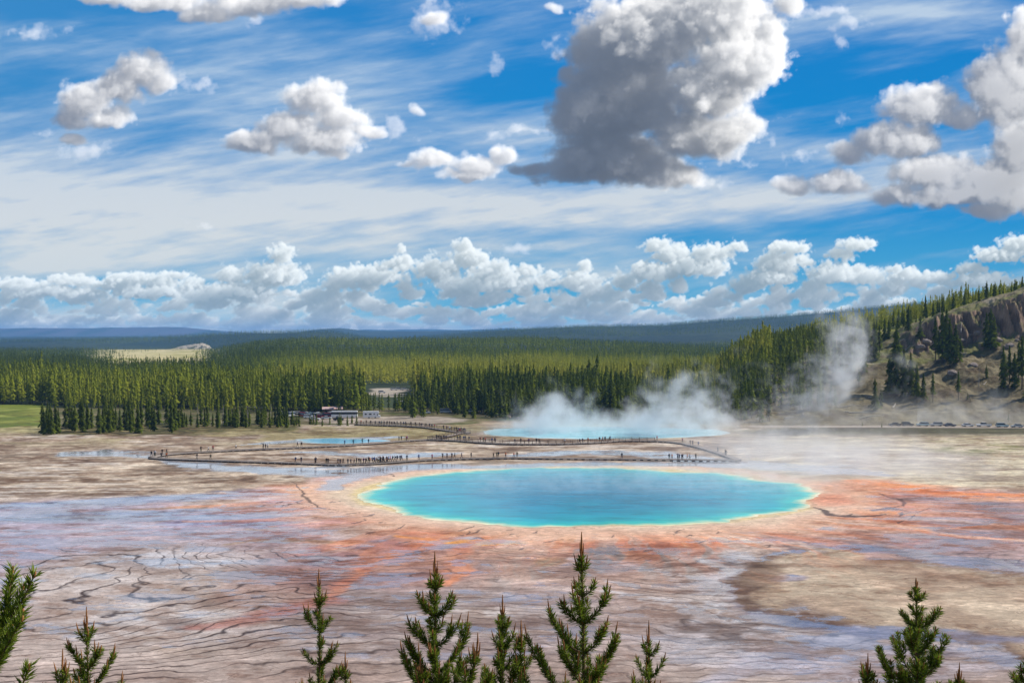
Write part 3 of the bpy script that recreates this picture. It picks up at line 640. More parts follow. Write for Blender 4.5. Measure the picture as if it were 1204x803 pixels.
# ------------------------------------------------------------------ water, haze, steam
def ell_water(name, cx, cy_, rx, ry, cols, dstops, seed, z=0.03, wob=1.0, rough=0.12):
    na, nr = 420, 70
    a = np.linspace(0, 2*np.pi, na, endpoint=False); X1, Y1 = cx + np.cos(a)*rx, cy_ + np.sin(a)*ry
    rad = 1 + (fbm2(X1/9, Y1/9, 4, seed=seed)*2.6 + 1.0*np.sin(a*3+1) + fbm2(X1/2.5, Y1/2.5, 3, seed=seed+1)*.7)*wob/((rx+ry)/2)
    f = 1 - (1 - np.linspace(0, 1, nr))**1.0
    f = np.sqrt(np.linspace(0, 1, nr)); f[0] = 0.0
    Rf, Aa = np.meshgrid(f, np.arange(na+1) % na, indexing='ij')
    X = cx + np.cos(a[Aa])*rx*rad[Aa]*Rf; Y = cy_ + np.sin(a[Aa])*ry*rad[Aa]*Rf
    din = (1 - Rf)*(rx+ry)/2
    dn = din*(1 + fbm2(X/14, Y/14, 5, .6, seed=seed+3)*.55) + fbm2(X/3.5, Y/3.5, 4, seed=seed+4)*1.1 + 0.2
    C_ = np.stack([np.interp(dn, dstops, [c_[k] for c_ in cols]) for k in range(3)], -1)
    m, g, out = material(name)
    gp = g.nt.nodes.new('ShaderNodeNewGeometry'); Pp = E(g, gp.outputs['Position'])
    h = g.noise(g.vm('MULTIPLY', Pp, (0.5, 1.0, 0)), 1.6, 4, .6)
    t = g.noise(g.vm('MULTIPLY', Pp, (0.25, 0.7, 0)), 0.35, 5, .62)
    tt_ = g.lin(t, .3, .7, .68, 1.26)
    col = g.mix(1.0, g.attr('tint', 'Color'), g.xyz(tt_, tt_, tt_), 'MULTIPLY')
    principled(g, out, col, rough, 0.14, g.bump(h, .5, .04))
    me = mesh_np(name, np.stack([X, Y, np.full_like(X, z)], -1), grid_faces(*X.shape), cols={'tint': C_}, mats=[m])
    return link(name, me, kind='structure')
sr = lambda r, g_, b, k=1.0: np.array(srgb(r, g_, b))*k
ell_water('hot_spring_water', PX-.3, PY, PRX+1.6, PRY+1.6,
    [sr(244,226,186), sr(232,224,172), sr(166,212,176), sr(40,192,182), sr(0,164,176), sr(0,150,172), sr(0,132,160), sr(0,122,154)],
    [0.0, .7, 1.6, 3.2, 7, 14, 24, 44], 3, wob=1.7)
ell_water('back_spring_water', 34, 386, 47, 25, [sr(200,210,205), sr(170,210,214), sr(138,196,206)], [0, 2, 9], 13, rough=.2)
ell_water('shallow_pond_water', -58.5, 354, 15.5, 9.5, [sr(200,204,198), sr(140,190,205), sr(96,172,200)], [0, 1.4, 4], 17, wob=1.6, rough=.15)
ell_water('sky_blue_pond_water', 150, 338, 9, 5, [sr(200,204,198), sr(170,190,205), sr(140,180,200)], [0, 1.4, 4], 19, wob=1.6, rough=.15) if False else None

def box_mesh(name, x0, x1, y0, y1, z0, z1):
    v_ = [(x, y, z) for z in (z0, z1) for y in (y0, y1) for x in (x0, x1)]
    return mesh_np(name, v_, [(0,2,3,1),(4,5,7,6),(0,1,5,4),(2,6,7,3),(0,4,6,2),(1,3,7,5)], smooth=False)
def volume_mat(name, color, aniso, dens_fn, step=0.2):
    m, g, out = material(name)
    p = g.nt.nodes.new('ShaderNodeVolumePrincipled'); p.inputs['Color'].default_value = tuple(color)+(1.0,)
    p.inputs['Anisotropy'].default_value = aniso
    d = dens_fn(g)
    if isinstance(d, E): g.nt.links.new(d.k, p.inputs['Density'])
    else:
        p.inputs['Density'].default_value = d
        try: m.cycles.homogeneous_volume = True
        except Exception: pass
    g.nt.links.new(p.outputs[0], out.inputs['Volume'])
    try: m.cycles.volume_step_rate = step
    except Exception: pass
    return m
me = box_mesh('haze', -17000, 17000, -400, 19500, -20, 225)
me.materials.append(volume_mat('haze', (0.22, 0.52, 1.0), 0.0, lambda g: 0.000065))
link('haze', me, kind='stuff')
def steam(lab, x0, x1, y0, y1, z1, dens, shape, scale=7.0, thr=.42, step=.2, col=(0.93, .95, .97)):
    def fn(g):
        tc_ = g.nt.nodes.new('ShaderNodeTexCoord'); O = E(g, tc_.outputs['Object'])
        X, Y, Z_ = g.sep(O)
        fx = (X - x0)/(x1 - x0); fy = (Y - y0)/(y1 - y0); fz = Z_/z1
        n = g.noise(g.vm('MULTIPLY', O, (1/scale, 1/scale, 1.15/scale)), 1.0, 5, .6, 0.5)
        n0 = g.noise(g.vm('MULTIPLY', O, (.28/scale, .28/scale, .3/scale)), 1.0, 2, .5)
        sh_ = shape(g, fx, fy, fz, n0)
        edge = g.ss(fx, 0, .12)*g.ss(fx, 1, .88)*g.ss(fy, 0, .2)*g.ss(fy, 1, .8)*g.ss(fz, 1.0, .75)
        d = g.ss(n + (n0 - .5)*.6 + sh_*.34 - .17, thr, thr+.34)
        return d*edge*g.m('MULTIPLY', sh_, dens).max(0.0)
    me = box_mesh('steam', x0, x1, y0, y1, 0.1, z1)
    me.materials.append(volume_mat('steam', col, 0.35, fn, step))
    link('steam', me, kind='stuff', label=lab)
# low bank rolling off the back spring, higher towards the right
steam('white steam bank rolling off the turquoise back spring', -22, 122, 366, 420, 34, 0.12,
      lambda g, fx, fy, fz, n0: g.ss(fz - g.lin(fx, .05, .75, .0, .56) - (n0-.5)*1.1, .34, -.2)*g.lin(fx, .60, .95, 1.0, .35), 6.5, .51, .15)
# plume climbing against the hill
steam('tall wisp of steam rising against the wooded hillside', 88, 160, 372, 404, 50, 0.085,
      lambda g, fx, fy, fz, n0: g.ss(g.m('ABSOLUTE', fx - .30 - fz*.28 - (n0-.5)*1.1), .27, .0), 5.5, .54, .15)
steam('thin smoky steam clinging to the foot of the bare hill', 125, 215, 404, 446, 34, 0.035,
      lambda g, fx, fy, fz, n0: g.ss(fz + (n0-.5)*.8, .8, .0), 8.0, .50, .25)
# thin veil drifting over the right end of the big spring
steam('thin veil of steam drifting over the right end of the big spring', 20, 175, 236, 350, 22, 0.038,
      lambda g, fx, fy, fz, n0: g.ss(fz + (n0-.5)*.6, .9, .0)*g.ss(fx, 1.0, .45)*g.ss(fx, .0, .35), 7.0, .46, .3)
steam('faint mist lying on the far half of the blue spring', -15, 84, 228, 286, 6, 0.06,
      lambda g, fx, fy, fz, n0: g.ss(fz + (n0-.5)*.9, .8, .0), 4.5, .47, .3)
# ------------------------------------------------------------------ trees
def hz(x, y): return float(height(np.array([x]), np.array([y]))[0])
def on_ground(px, py, ymin=398, ymax=760):
    """the spot of the terrain seen at photo pixel (px, py)"""
    yy_ = np.arange(ymin, ymax, 1.0); zz_ = height((px-602)/F*yy_, yy_); vv_ = V0 - (zz_-H)*F/yy_
    k = np.argmax(vv_ <= py) if (vv_ <= py).any() else len(yy_)-1
    return (px-602)/F*yy_[k], yy_[k], float(zz_[k])
def conifer(nt, rad, bare, seed, trunk=True, wide=1.0, droop=.35):
    """unit-high conifer: leaf clumps as small triangles spread through the crown; returns crown (verts, tone) and trunk verts"""
    r = np.random.default_rng(seed)
    h = bare + (1-bare)*(r.random(nt)**0.85); q = (h-bare)/(1-bare)
    lean = 1 + 0.35*np.sin(h*9 + seed)*r.random()
    a = r.random(nt)*2*np.pi
    lump = 0.75 + 0.35*np.sin(np.floor(q*11)*2.4 + a*2 + seed)           # branches of uneven length
    L = rad*np.clip((1-q)**0.75 + .06, 0, 1)*lump*np.sqrt(r.uniform(.35, 1.2, nt))*lean*np.clip(q*7+.35, 0, 1)
    ca, sa = np.cos(a), np.sin(a); w = (0.022 + 0.35*L)*wide*r.uniform(.6, 1.2, nt)*(30/nt)**.18
    z0 = h + r.uniform(.0, .03, nt)*0; zt = h - L*droop*r.uniform(.2, 1.4, nt)
    lift = r.uniform(.3, 1.0, nt)*(0.035 + L*.3)*(60/nt)**.15
    p0 = np.stack([ca*L*.15, sa*L*.15, z0+lift], -1)
    p1 = np.stack([ca*L - sa*w*.6, sa*L + ca*w*.6, zt], -1); p2 = np.stack([ca*L*.8 + sa*w*.7, sa*L*.8 - ca*w*.7, zt-lift*.25], -1)
    V = np.stack([p0, p1, p2], 1).reshape(-1, 3); tone = np.repeat(r.uniform(-.16, .16, nt) + .12*(L/rad-.5), 3)
    top = np.array([[0,0,1.0],[.012*wide,0,.90],[-.010*wide,.008,.90],[0,0,1.0],[0,-.012,.9],[.004,.012,.9]]); V = np.vstack([V, top]); tone = np.append(tone, np.zeros(6))
    T = []
    if trunk:
        tr = 0.010
        for k in range(3):
            b, c_ = k*2.094, (k+1)*2.094
            T += [[tr*math.cos(b), tr*math.sin(b), -.02], [tr*math.cos(c_), tr*math.sin(c_), -.02], [0, 0, .93]]
    return V, tone, np.array(T).reshape(-1, 3)
m_fol, g, out = material('conifer_needles')
tone = g.attr('tone'); oi = g.nt.nodes.new('ShaderNodeObjectInfo')
tt_ = tone + E(g, oi.outputs['Random'])*0.22
col = g.ramp(g.lin(tt_, -.25, 1.25), [(0.0, (.022,.034,.010)), (.22, (.060,.082,.015)), (.5, (.145,.180,.020)), (.8, (.31,.335,.03)), (1.0, (.42,.40,.05))])
bark = g.ss(tone, -1.5, -1.9)
col = g.mix(bark, col, (.13,.10,.075)); 
df = g.nt.nodes.new('ShaderNodeBsdfDiffuse'); tl = g.nt.nodes.new('ShaderNodeBsdfTranslucent'); mx = g.nt.nodes.new('ShaderNodeMixShader')
g.nt.links.new(col.k, df.inputs[0]); g.nt.links.new(col.k, tl.inputs[0]); mx.inputs[0].default_value = .42
g.nt.links.new(df.outputs[0], mx.inputs[1]); g.nt.links.new(tl.outputs[0], mx.inputs[2]); g.nt.links.new(mx.outputs[0], out.inputs[0])
m_bark = flat_mat('conifer_bark', (.12,.09,.065), .9, .1, var=.3, scale=30)
m_dead = flat_mat('grey_dead_wood', (.34,.30,.26), .9, .1, var=.2, scale=20)

acc = []; acc_t = []
def scatter(x, y, hgt, tone_, protos, zoff=-.3, fat=1.0):
    """bake many small trees into the one forest mesh"""
    z = height(x, y); pid = rng.integers(0, len(protos), len(x)); rot = rng.uniform(0, 6.28, len(x)); fatv = fat*rng.uniform(.8, 1.25, len(x))
    for k, (V, t, T) in enumerate(protos):
        s_ = np.where(pid == k)[0]
        if not len(s_): continue
        Vk = np.vstack([V, T]) if len(T) else V; tk = np.concatenate([t, np.full(len(T), -3.0)])
        c_, n_ = np.cos(rot[s_])[:, None], np.sin(rot[s_])[:, None]; hh = hgt[s_][:, None]; ff = hh*fatv[s_][:, None]
        P = np.empty((len(s_), len(Vk), 3), np.float32)
        P[..., 0] = x[s_][:, None] + (Vk[:, 0]*c_ - Vk[:, 1]*n_)*ff; P[..., 1] = y[s_][:, None] + (Vk[:, 0]*n_ + Vk[:, 1]*c_)*ff; P[..., 2] = z[s_][:, None] + zoff + Vk[:, 2]*hh
        tv = np.where(tk[None, :] < -2, -3.0, np.clip(tone_[s_][:, None] + tk[None, :], -.9, 1.5)).astype(np.float32)
        acc.append(P.reshape(-1, 3)); acc_t.append(tv.ravel())
def jgrid(y0, y1, sp, tmin=-.62, tmax=.62):
    n = int((y1-y0)*(tmax-tmin)*(y0+y1)/2/sp**2)
    y = np.sqrt(rng.uniform(y0**2, y1**2, n)); return rng.uniform(tmin, tmax, n)*y, y
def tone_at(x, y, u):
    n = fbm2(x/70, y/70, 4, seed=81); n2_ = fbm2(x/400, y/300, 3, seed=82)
    young = sst(y + n*90, 540, 640)*sst(y + n*120, 1250, 1000)                 # sunlit belt of the forest, painted in as paler needle tone
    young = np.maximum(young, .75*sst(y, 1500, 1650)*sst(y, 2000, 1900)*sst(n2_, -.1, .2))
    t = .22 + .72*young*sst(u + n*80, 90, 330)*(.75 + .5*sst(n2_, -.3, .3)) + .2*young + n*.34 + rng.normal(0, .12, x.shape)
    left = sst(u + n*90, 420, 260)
    t = t*(1-left) + left*(.62 - .50*sst(y + n*120, 640, 900) + n*.25 + rng.normal(0, .1, x.shape))  # left woods: back rows darkened, cloud shade painted into the needle tone
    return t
hiP = [conifer(150, .155, .14, s, wide=1.2) for s in range(8)]; miP = [conifer(44, .15, .12, 20+s, trunk=False, wide=1.25) for s in range(8)]
loP = [conifer(14, .18, .10, 40+s, trunk=False, wide=1.7) for s in range(6)]; ltP = [conifer(8, .19, .05, 60+s, trunk=False, wide=2.2) for s in range(6)]
def gaps(x, y, u):
    lot = (u > 428) & (u < 486) & (y > 505) & (y < 765)
    lot2 = (u > 428) & (u < 486) & (y > 765) & (y < 790)
    meadow = (u < 60 - (y-520)*.1) & (y < 545)
    park = (y < 476 + 8*np.sin(u/40)) & (u > 345) & (u < 560)
    vale = (u + fbm2(x/50, y/50, 3, seed=88)*70 > 112) & (u + fbm2(x/50, y/50, 3, seed=88)*40 < 250) & (y + fbm2(x/40, y/40, 3, seed=89)*130 > 1040) & (y < 2700)
    return lot | meadow | park | vale
def front(u): return np.interp(u, [-200, 60, 205, 350, 480, 560, 640, 760, 840, 900], [535, 522, 500, 478, 484, 470, 440, 432, 425, 424])
# nearest belt
x, y = jgrid(424, 720, 3.7, -.62, .45); u = 602 + F*x/y
k = (y > front(u)) & ~gaps(x, y, u) & (u < 905); x, y, u = x[k], y[k], u[k]; x_h, y_h, u_h = x, y, u
hh = 12.5 + 1.5*sst(u, 300, 450) + fbm2(x/38, y/38, 4, seed=83)*9 + rng.normal(0, 2.8, len(x)); hh *= np.where(y < front(u)+14, rng.uniform(.45, .95, len(x)), 1)*np.where((u < 350) & (y < 470), rng.uniform(.45, .75, len(x)), 1)
short = (u > 424) & (u < 490) & (y < 600); hh = np.where(short & (y < 520), np.minimum(hh, 9.0), hh)
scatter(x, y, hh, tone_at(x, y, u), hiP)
# hill crest and flank forest
x, y = jgrid(430, 1050, 5.0, .19, .62); u = 602 + F*x/y; z = height(x, y); n = fbm2(x/30, y/30, 4, seed=84)
k = (z > 3) & (((u < 968 + n*36) & (y > 428)) | ((y > 604) & (n > -.35))); x, y, u, n = x[k], y[k], u[k], n[k]
hh = 9 + n*5 + rng.normal(0, 1.8, len(x)) + 5*sst(u, 1000, 900); scatter(x, y, hh, .26 + .45*sst(y, 590, 610)*sst(u, 960, 1010) + n*.3 + rng.normal(0, .1, len(x)), hiP)
# middle and far forest
x, y = jgrid(720, 1300, 5.6); u = 602 + F*x/y; k = ~gaps(x, y, u); x, y, u = x[k], y[k], u[k]
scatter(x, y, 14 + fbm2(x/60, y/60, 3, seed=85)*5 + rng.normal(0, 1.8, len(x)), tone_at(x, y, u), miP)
x, y = jgrid(1300, 2350, 9.5); u = 602 + F*x/y; z = height(x, y)
k = ~gaps(x, y, u); x, y, u = x[k], y[k], u[k]
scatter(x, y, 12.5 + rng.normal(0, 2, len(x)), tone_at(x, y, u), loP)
x, y = jgrid(2400, 2850, 14, -.42, -.26); u = 602 + F*x/y; k = rng.random(len(x)) < .45; x, y, u = x[k], y[k], u[k]
scatter(x, y, 8 + rng.normal(0, 1.5, len(x)), np.full(len(x), .05), ltP)
x, y = jgrid(3300, 5250, 17, -.6, .5); u = 602 + F*x/y; z = height(x, y); k = z > 12; x, y, u = x[k], y[k], u[k]
scatter(x, y, 13 + rng.normal(0, 2.5, len(x)), .1 + fbm2(x/300, y/500, 3, seed=86)*.3 + rng.normal(0, .08, len(x)), ltP)
V = np.concatenate(acc); t = np.concatenate(acc_t)
me = mesh_np('forest', V, np.arange(len(V)).reshape(-1, 3), attrs={'tone': t}, mats=[m_fol], smooth=False)
print('forest triangles', len(V)//3); del V, t, acc, acc_t
link('forest', me, kind='stuff', label='dense lodgepole pine forest covering the plain and the low hills', category='forest')

# single trees: a thing each, with its trunk and crown
def proto_tree(k, nt, rad, bare, dead=False, base_t=.24):
    V, t, _ = conifer(nt, rad, bare, 200+k, wide=1.15)
    cr = mesh_np('crown', V, np.arange(len(V)).reshape(-1, 3), attrs={'tone': t + base_t}, mats=[m_fol], smooth=False)
    vs, fs = [], []; n_, hs = 6, [-.03, 0, .3, .6, .97]; rs = [.016, .013, .010, .006, .001]
    for h_, r0 in zip(hs, rs):
        for q in range(n_): vs.append((r0*math.cos(q*6.283/n_) + .004*math.sin(h_*8+k), r0*math.sin(q*6.283/n_), h_))
    for a in range(len(hs)-1):
        for q in range(n_): fs.append((a*n_+q, a*n_+(q+1) % n_, (a+1)*n_+(q+1) % n_, (a+1)*n_+q))
    tk = mesh_np('trunk', vs, fs, mats=[m_dead if dead else m_bark])
    return tk, cr
PT = [proto_tree(k, 620, .17, .04) for k in range(5)] + [proto_tree(5+k, 420, .125, .26) for k in range(3)]
BU = [proto_tree(10+k, 380, .22, .04, base_t=.3) for k in range(4)]
ordn = lambda n: '%d%s' % (n, 'th' if 10 <= n % 100 <= 20 else {1:'st',2:'nd',3:'rd'}.get(n % 10, 'th'))
def tree_thing(x, y, hgt, protos, cat, label, group, fat=1.0, z=None):
    o = link('pine_tree', None, loc=(x, y, (hz(x, y) if z is None else z) - .15)); o.scale = (hgt*fat, hgt*fat, hgt); o.rotation_euler.z = rng.uniform(0, 6.28)
    tk, cr = protos[rng.integers(0, len(protos))]
    link('trunk', tk, o); link('crown', cr, o)
    o['label'] = label; o['category'] = cat; o['group'] = group
def batch(spots, protos, what, where, group, fat=1.0):
    spots = sorted(spots, key=lambda s_: 602 + F*s_[0]/s_[1]); n = len(spots)
    for i, (x, y, hgt) in enumerate(spots):
        size = 'tall' if hgt > np.percentile([s_[2] for s_ in spots], 70) else ('short' if hgt < np.percentile([s_[2] for s_ in spots], 30) else 'middling')
        tree_thing(x, y, hgt, protos, 'tree', '%s %s %s, %s from left' % (size, what, where, ordn(i+1)), group, fat)
def ring(n, u0, u1, fv0, fv1, h0, h1):
    out_ = []
    for i in range(n):
        px = rng.uniform(u0, u1); py = fv0(px) + (fv1(px)-fv0(px))*rng.random(); X, Y = at(px, py); out_.append((X, Y, rng.uniform(h0, h1)))
    return out_
L1 = lambda a, b, c_, d: (lambda p: b + (d-b)*(p-a)/(c_-a))
batch(ring(62, 48, 206, L1(45,512.5,205,509.5), L1(45,504,205,497), 8.5, 12), PT[:5], 'dark green pine', 'in the clump beside the meadow', 'pines of the clump beside the meadow')
batch(ring(66, 204, 345, L1(207,504,345,503), L1(207,499,345,496), 5, 8.5), PT[:5]+BU[:1], 'olive pine', 'in the belt left of the cars', 'pines of the low belt left of the parked cars')
batch(ring(20, 330, 422, L1(330,501.5,420,501), L1(330,498,420,497.5), 3.5, 5.5), BU, 'bushy young pine', 'in front of the parked cars', 'young pines in front of the parked cars', .8)
batch(ring(28, 476, 600, L1(476,493,600,492), L1(476,486,600,484), 5.5, 12), PT+BU, 'pine', 'behind the boardwalk entrance', 'pines behind the boardwalk entrance')
batch(ring(14, 590, 662, L1(590,496,662,495), L1(590,489,662,488), 6, 13), PT+BU, 'dark pine', 'behind the back spring', 'pines behind the back spring')
hp = []
for (px, py, hpx) in [(1054,466,82),(1046,464,46),(1063,468,58),(1071,466,52),(1078,468,40),(1086,471,32),(1097,473,35),(1127,470,34),(1029,483,38),(1036,478,20),(1108,428,62),(1117,430,56),(1100,424,50),(1124,428,46),(1113,424,60),(1104,428,40),(1129,424,30),
    (1165,411,48),(1160,409,42),(1169,409,36),(1180,458,50),(1187,452,46),(1193,458,42),(1202,458,62),(1198,450,50),(1160,445,16),(1210,470,50),(988,430,46),(996,428,50),(1004,426,54),(1012,425,46),(1020,424,50),(1028,424,44),(1034,420,38),(982,440,40),(1000,440,40),(1016,438,34),(990,448,34),
    (940,466,26),(953,470,24),(1010,455,24),(970,452,30),(1068,390,30),(1082,398,26),(1040,400,26),(1186,497,10),(1014,501.5,6),(1037,504,7),(1138,470,8)]:
    X, Y, Z_ = on_ground(px, py); hp.append((X, Y, hpx*Y/F))
batch(hp, PT, 'dark pine', 'on the bare right hillside', 'pines on the right hillside', 1.05)
hp = []
for i in range(52):
    px = rng.uniform(960, 1215); Y = rng.uniform(575, 606); X = (px-602)/F*Y; hp.append((X, Y, rng.uniform(4, 10)*(1.3 if rng.random() < .15 else 1)))
batch(hp, BU[:2]+PT[:3], 'light green pine', 'along the hill crest', 'pines along the hill crest', .9)

def snag(px, py, hpx, i):
    X, Y, Z_ = on_ground(px, py) if px > 860 else (*at(px, py), 0.0)
    h_ = hpx*Y/F; r = np.random.default_rng(900+i); z = np.linspace(-.3, h_, 8); A_ = []
    vs, fs = [], []
    def add(p, q, r0, r1):
        k = len(vs)
        for P_, rr in ((p, r0), (q, r1)):
            for a in range(5): vs.append((P_[0]+rr*math.cos(a*1.2566), P_[1]+rr*math.sin(a*1.2566), P_[2]+rr*.3*math.sin(a*1.2566)))
        for a in range(5): fs.append((k+a, k+(a+1) % 5, k+5+(a+1) % 5, k+5+a))
    for a, b in zip(z[:-1], z[1:]): add((.02*a, 0, a), (.02*b, 0, b), .2*(1-max(a, 0)/h_*.85), .2*(1-max(b, 0)/h_*.85))
    for _ in range(14):
        zz = r.uniform(.3, .97)*h_; a = r.uniform(0, 6.28); l_ = r.uniform(.4, 1.4)*(1.2-zz/h_); add((.02*zz, 0, zz), (.02*zz+math.cos(a)*l_, math.sin(a)*l_, zz+r.uniform(-.2, .5)), .06, .015)
    o = link('dead_tree', mesh_np('dead_tree', np.array(vs), np.array(fs), mats=[m_dead], smooth=False), loc=(X, Y, Z_)); o['category'] = 'dead tree'; o['group'] = 'grey dead trees'
    o['label'] = 'bare grey dead tree %s, %s from left of all the dead ones' % ('on the wooded hillside' if px > 860 else 'at the wood edge', ordn(i+1))
for i, (px, py, hp_) in enumerate([(232,500,26),(262,499,24),(291,499,22),(318,499,24),(486,486,30),(532,483,34),(571,484,36),(606,489,32),(641,490,30),(660,489,34),(905,486,30),(938,470,28),(1003,430,44),(1105,392,34),(1151,455,26)]): snag(px, py, hp_, i)
# ------------------------------------------------------------------ the young pines in front of the viewer
m_need, g, out = material('fresh_needles')
tone = g.attr('tone'); col = g.ramp(g.lin(tone, 0, 1), [(0, (.045,.090,.012)), (.45, (.15,.22,.02)), (1.0, (.34,.40,.045))])
df = g.nt.nodes.new('ShaderNodeBsdfPrincipled'); g.nt.links.new(col.k, df.inputs['Base Color']); df.inputs['Roughness'].default_value = .5; df.inputs['Specular IOR Level'].default_value = .3
tl = g.nt.nodes.new('ShaderNodeBsdfTranslucent'); mx = g.nt.nodes.new('ShaderNodeMixShader'); g.nt.links.new(col.k, tl.inputs[0]); mx.inputs[0].default_value = .35
g.nt.links.new(df.outputs[0], mx.inputs[1]); g.nt.links.new(tl.outputs[0], mx.inputs[2]); g.nt.links.new(mx.outputs[0], out.inputs[0])
m_stem = flat_mat('young_pine_bark', (.17,.115,.06), .9, .15, var=.35, scale=60)
m_cand = flat_mat('pine_candle', (.34,.15,.055), .7, .2, var=.25, scale=90)
def tube(pts, rad, n=6):
    pts = np.asarray(pts, float); vs, fs = [], []
    T_ = np.gradient(pts, axis=0); T_ /= np.linalg.norm(T_, axis=1, keepdims=True) + 1e-9
    ref = np.array([0.0, 1.0, 0.0]) if abs(T_[0][1]) < .9 else np.array([1.0, 0, 0])
    for p, t, r0 in zip(pts, T_, rad):
        a = np.cross(t, ref); a /= np.linalg.norm(a)+1e-9; b = np.cross(t, a)
        for q in range(n): vs.append(p + r0*(a*math.cos(q*6.2832/n) + b*math.sin(q*6.2832/n)))
    for k in range(len(pts)-1):
        for q in range(n): fs.append((k*n+q, k*n+(q+1) % n, (k+1)*n+(q+1) % n, (k+1)*n+q))
    return np.array(vs), np.array(fs)
class Acc:
    def __init__(s): s.v, s.f, s.t, s.n, s.m = [], [], [], 0, []
    def add(s, v, f, t=0.0, m=0):
        s.v.append(v); s.f.append(np.asarray(f)+s.n); s.n += len(v); s.t.append(np.full(len(v), t) if np.isscalar(t) else t); s.m.append(np.full(len(f), m))
    def mesh(s, name, mats): return mesh_np(name, np.vstack(s.v), np.vstack(s.f), attrs={'tone': np.concatenate(s.t)}, mats=mats, mat_idx=np.concatenate(s.m))
def needles(r, pts, per_m, ln=.052, wd=.0036, fade=0.0):
    """needles set round a shoot, pointing forward along it; each a slim four sided blade"""
    pts = np.asarray(pts, float); seg = np.linalg.norm(np.diff(pts, axis=0), axis=1); L = seg.sum(); n = int(per_m*L)
    if n < 3: return None
    s_ = r.random(n)*L; cum = np.concatenate([[0], np.cumsum(seg)]); k = np.clip(np.searchsorted(cum, s_) - 1, 0, len(seg)-1)
    t = ((s_-cum[k])/seg[k])[:, None]; P = pts[k]*(1-t) + pts[k+1]*t; D_ = (pts[k+1]-pts[k])/seg[k][:, None]
    R_ = r.normal(size=(n, 3)); R_ -= (R_*D_).sum(1, keepdims=True)*D_; R_ /= np.linalg.norm(R_, axis=1, keepdims=True)+1e-9
    th = r.uniform(.45, 1.05, n)[:, None]; dirn = D_*np.cos(th) + R_*np.sin(th); l_ = (ln*r.uniform(.65, 1.15, n))[:, None]
    side = np.cross(dirn, r.normal(size=(n, 3))); side /= np.linalg.norm(side, axis=1, keepdims=True)+1e-9
    tip = P + dirn*l_; mid = P + dirn*l_*.5
    V = np.stack([P, mid + side*wd, tip, mid - side*wd], 1).reshape(-1, 3)
    tn = np.repeat(np.clip(r.normal(.42, .22, n) + .25*(s_/L-.5), 0, 1), 4)
    return V, np.arange(n*4).reshape(-1, 4), tn
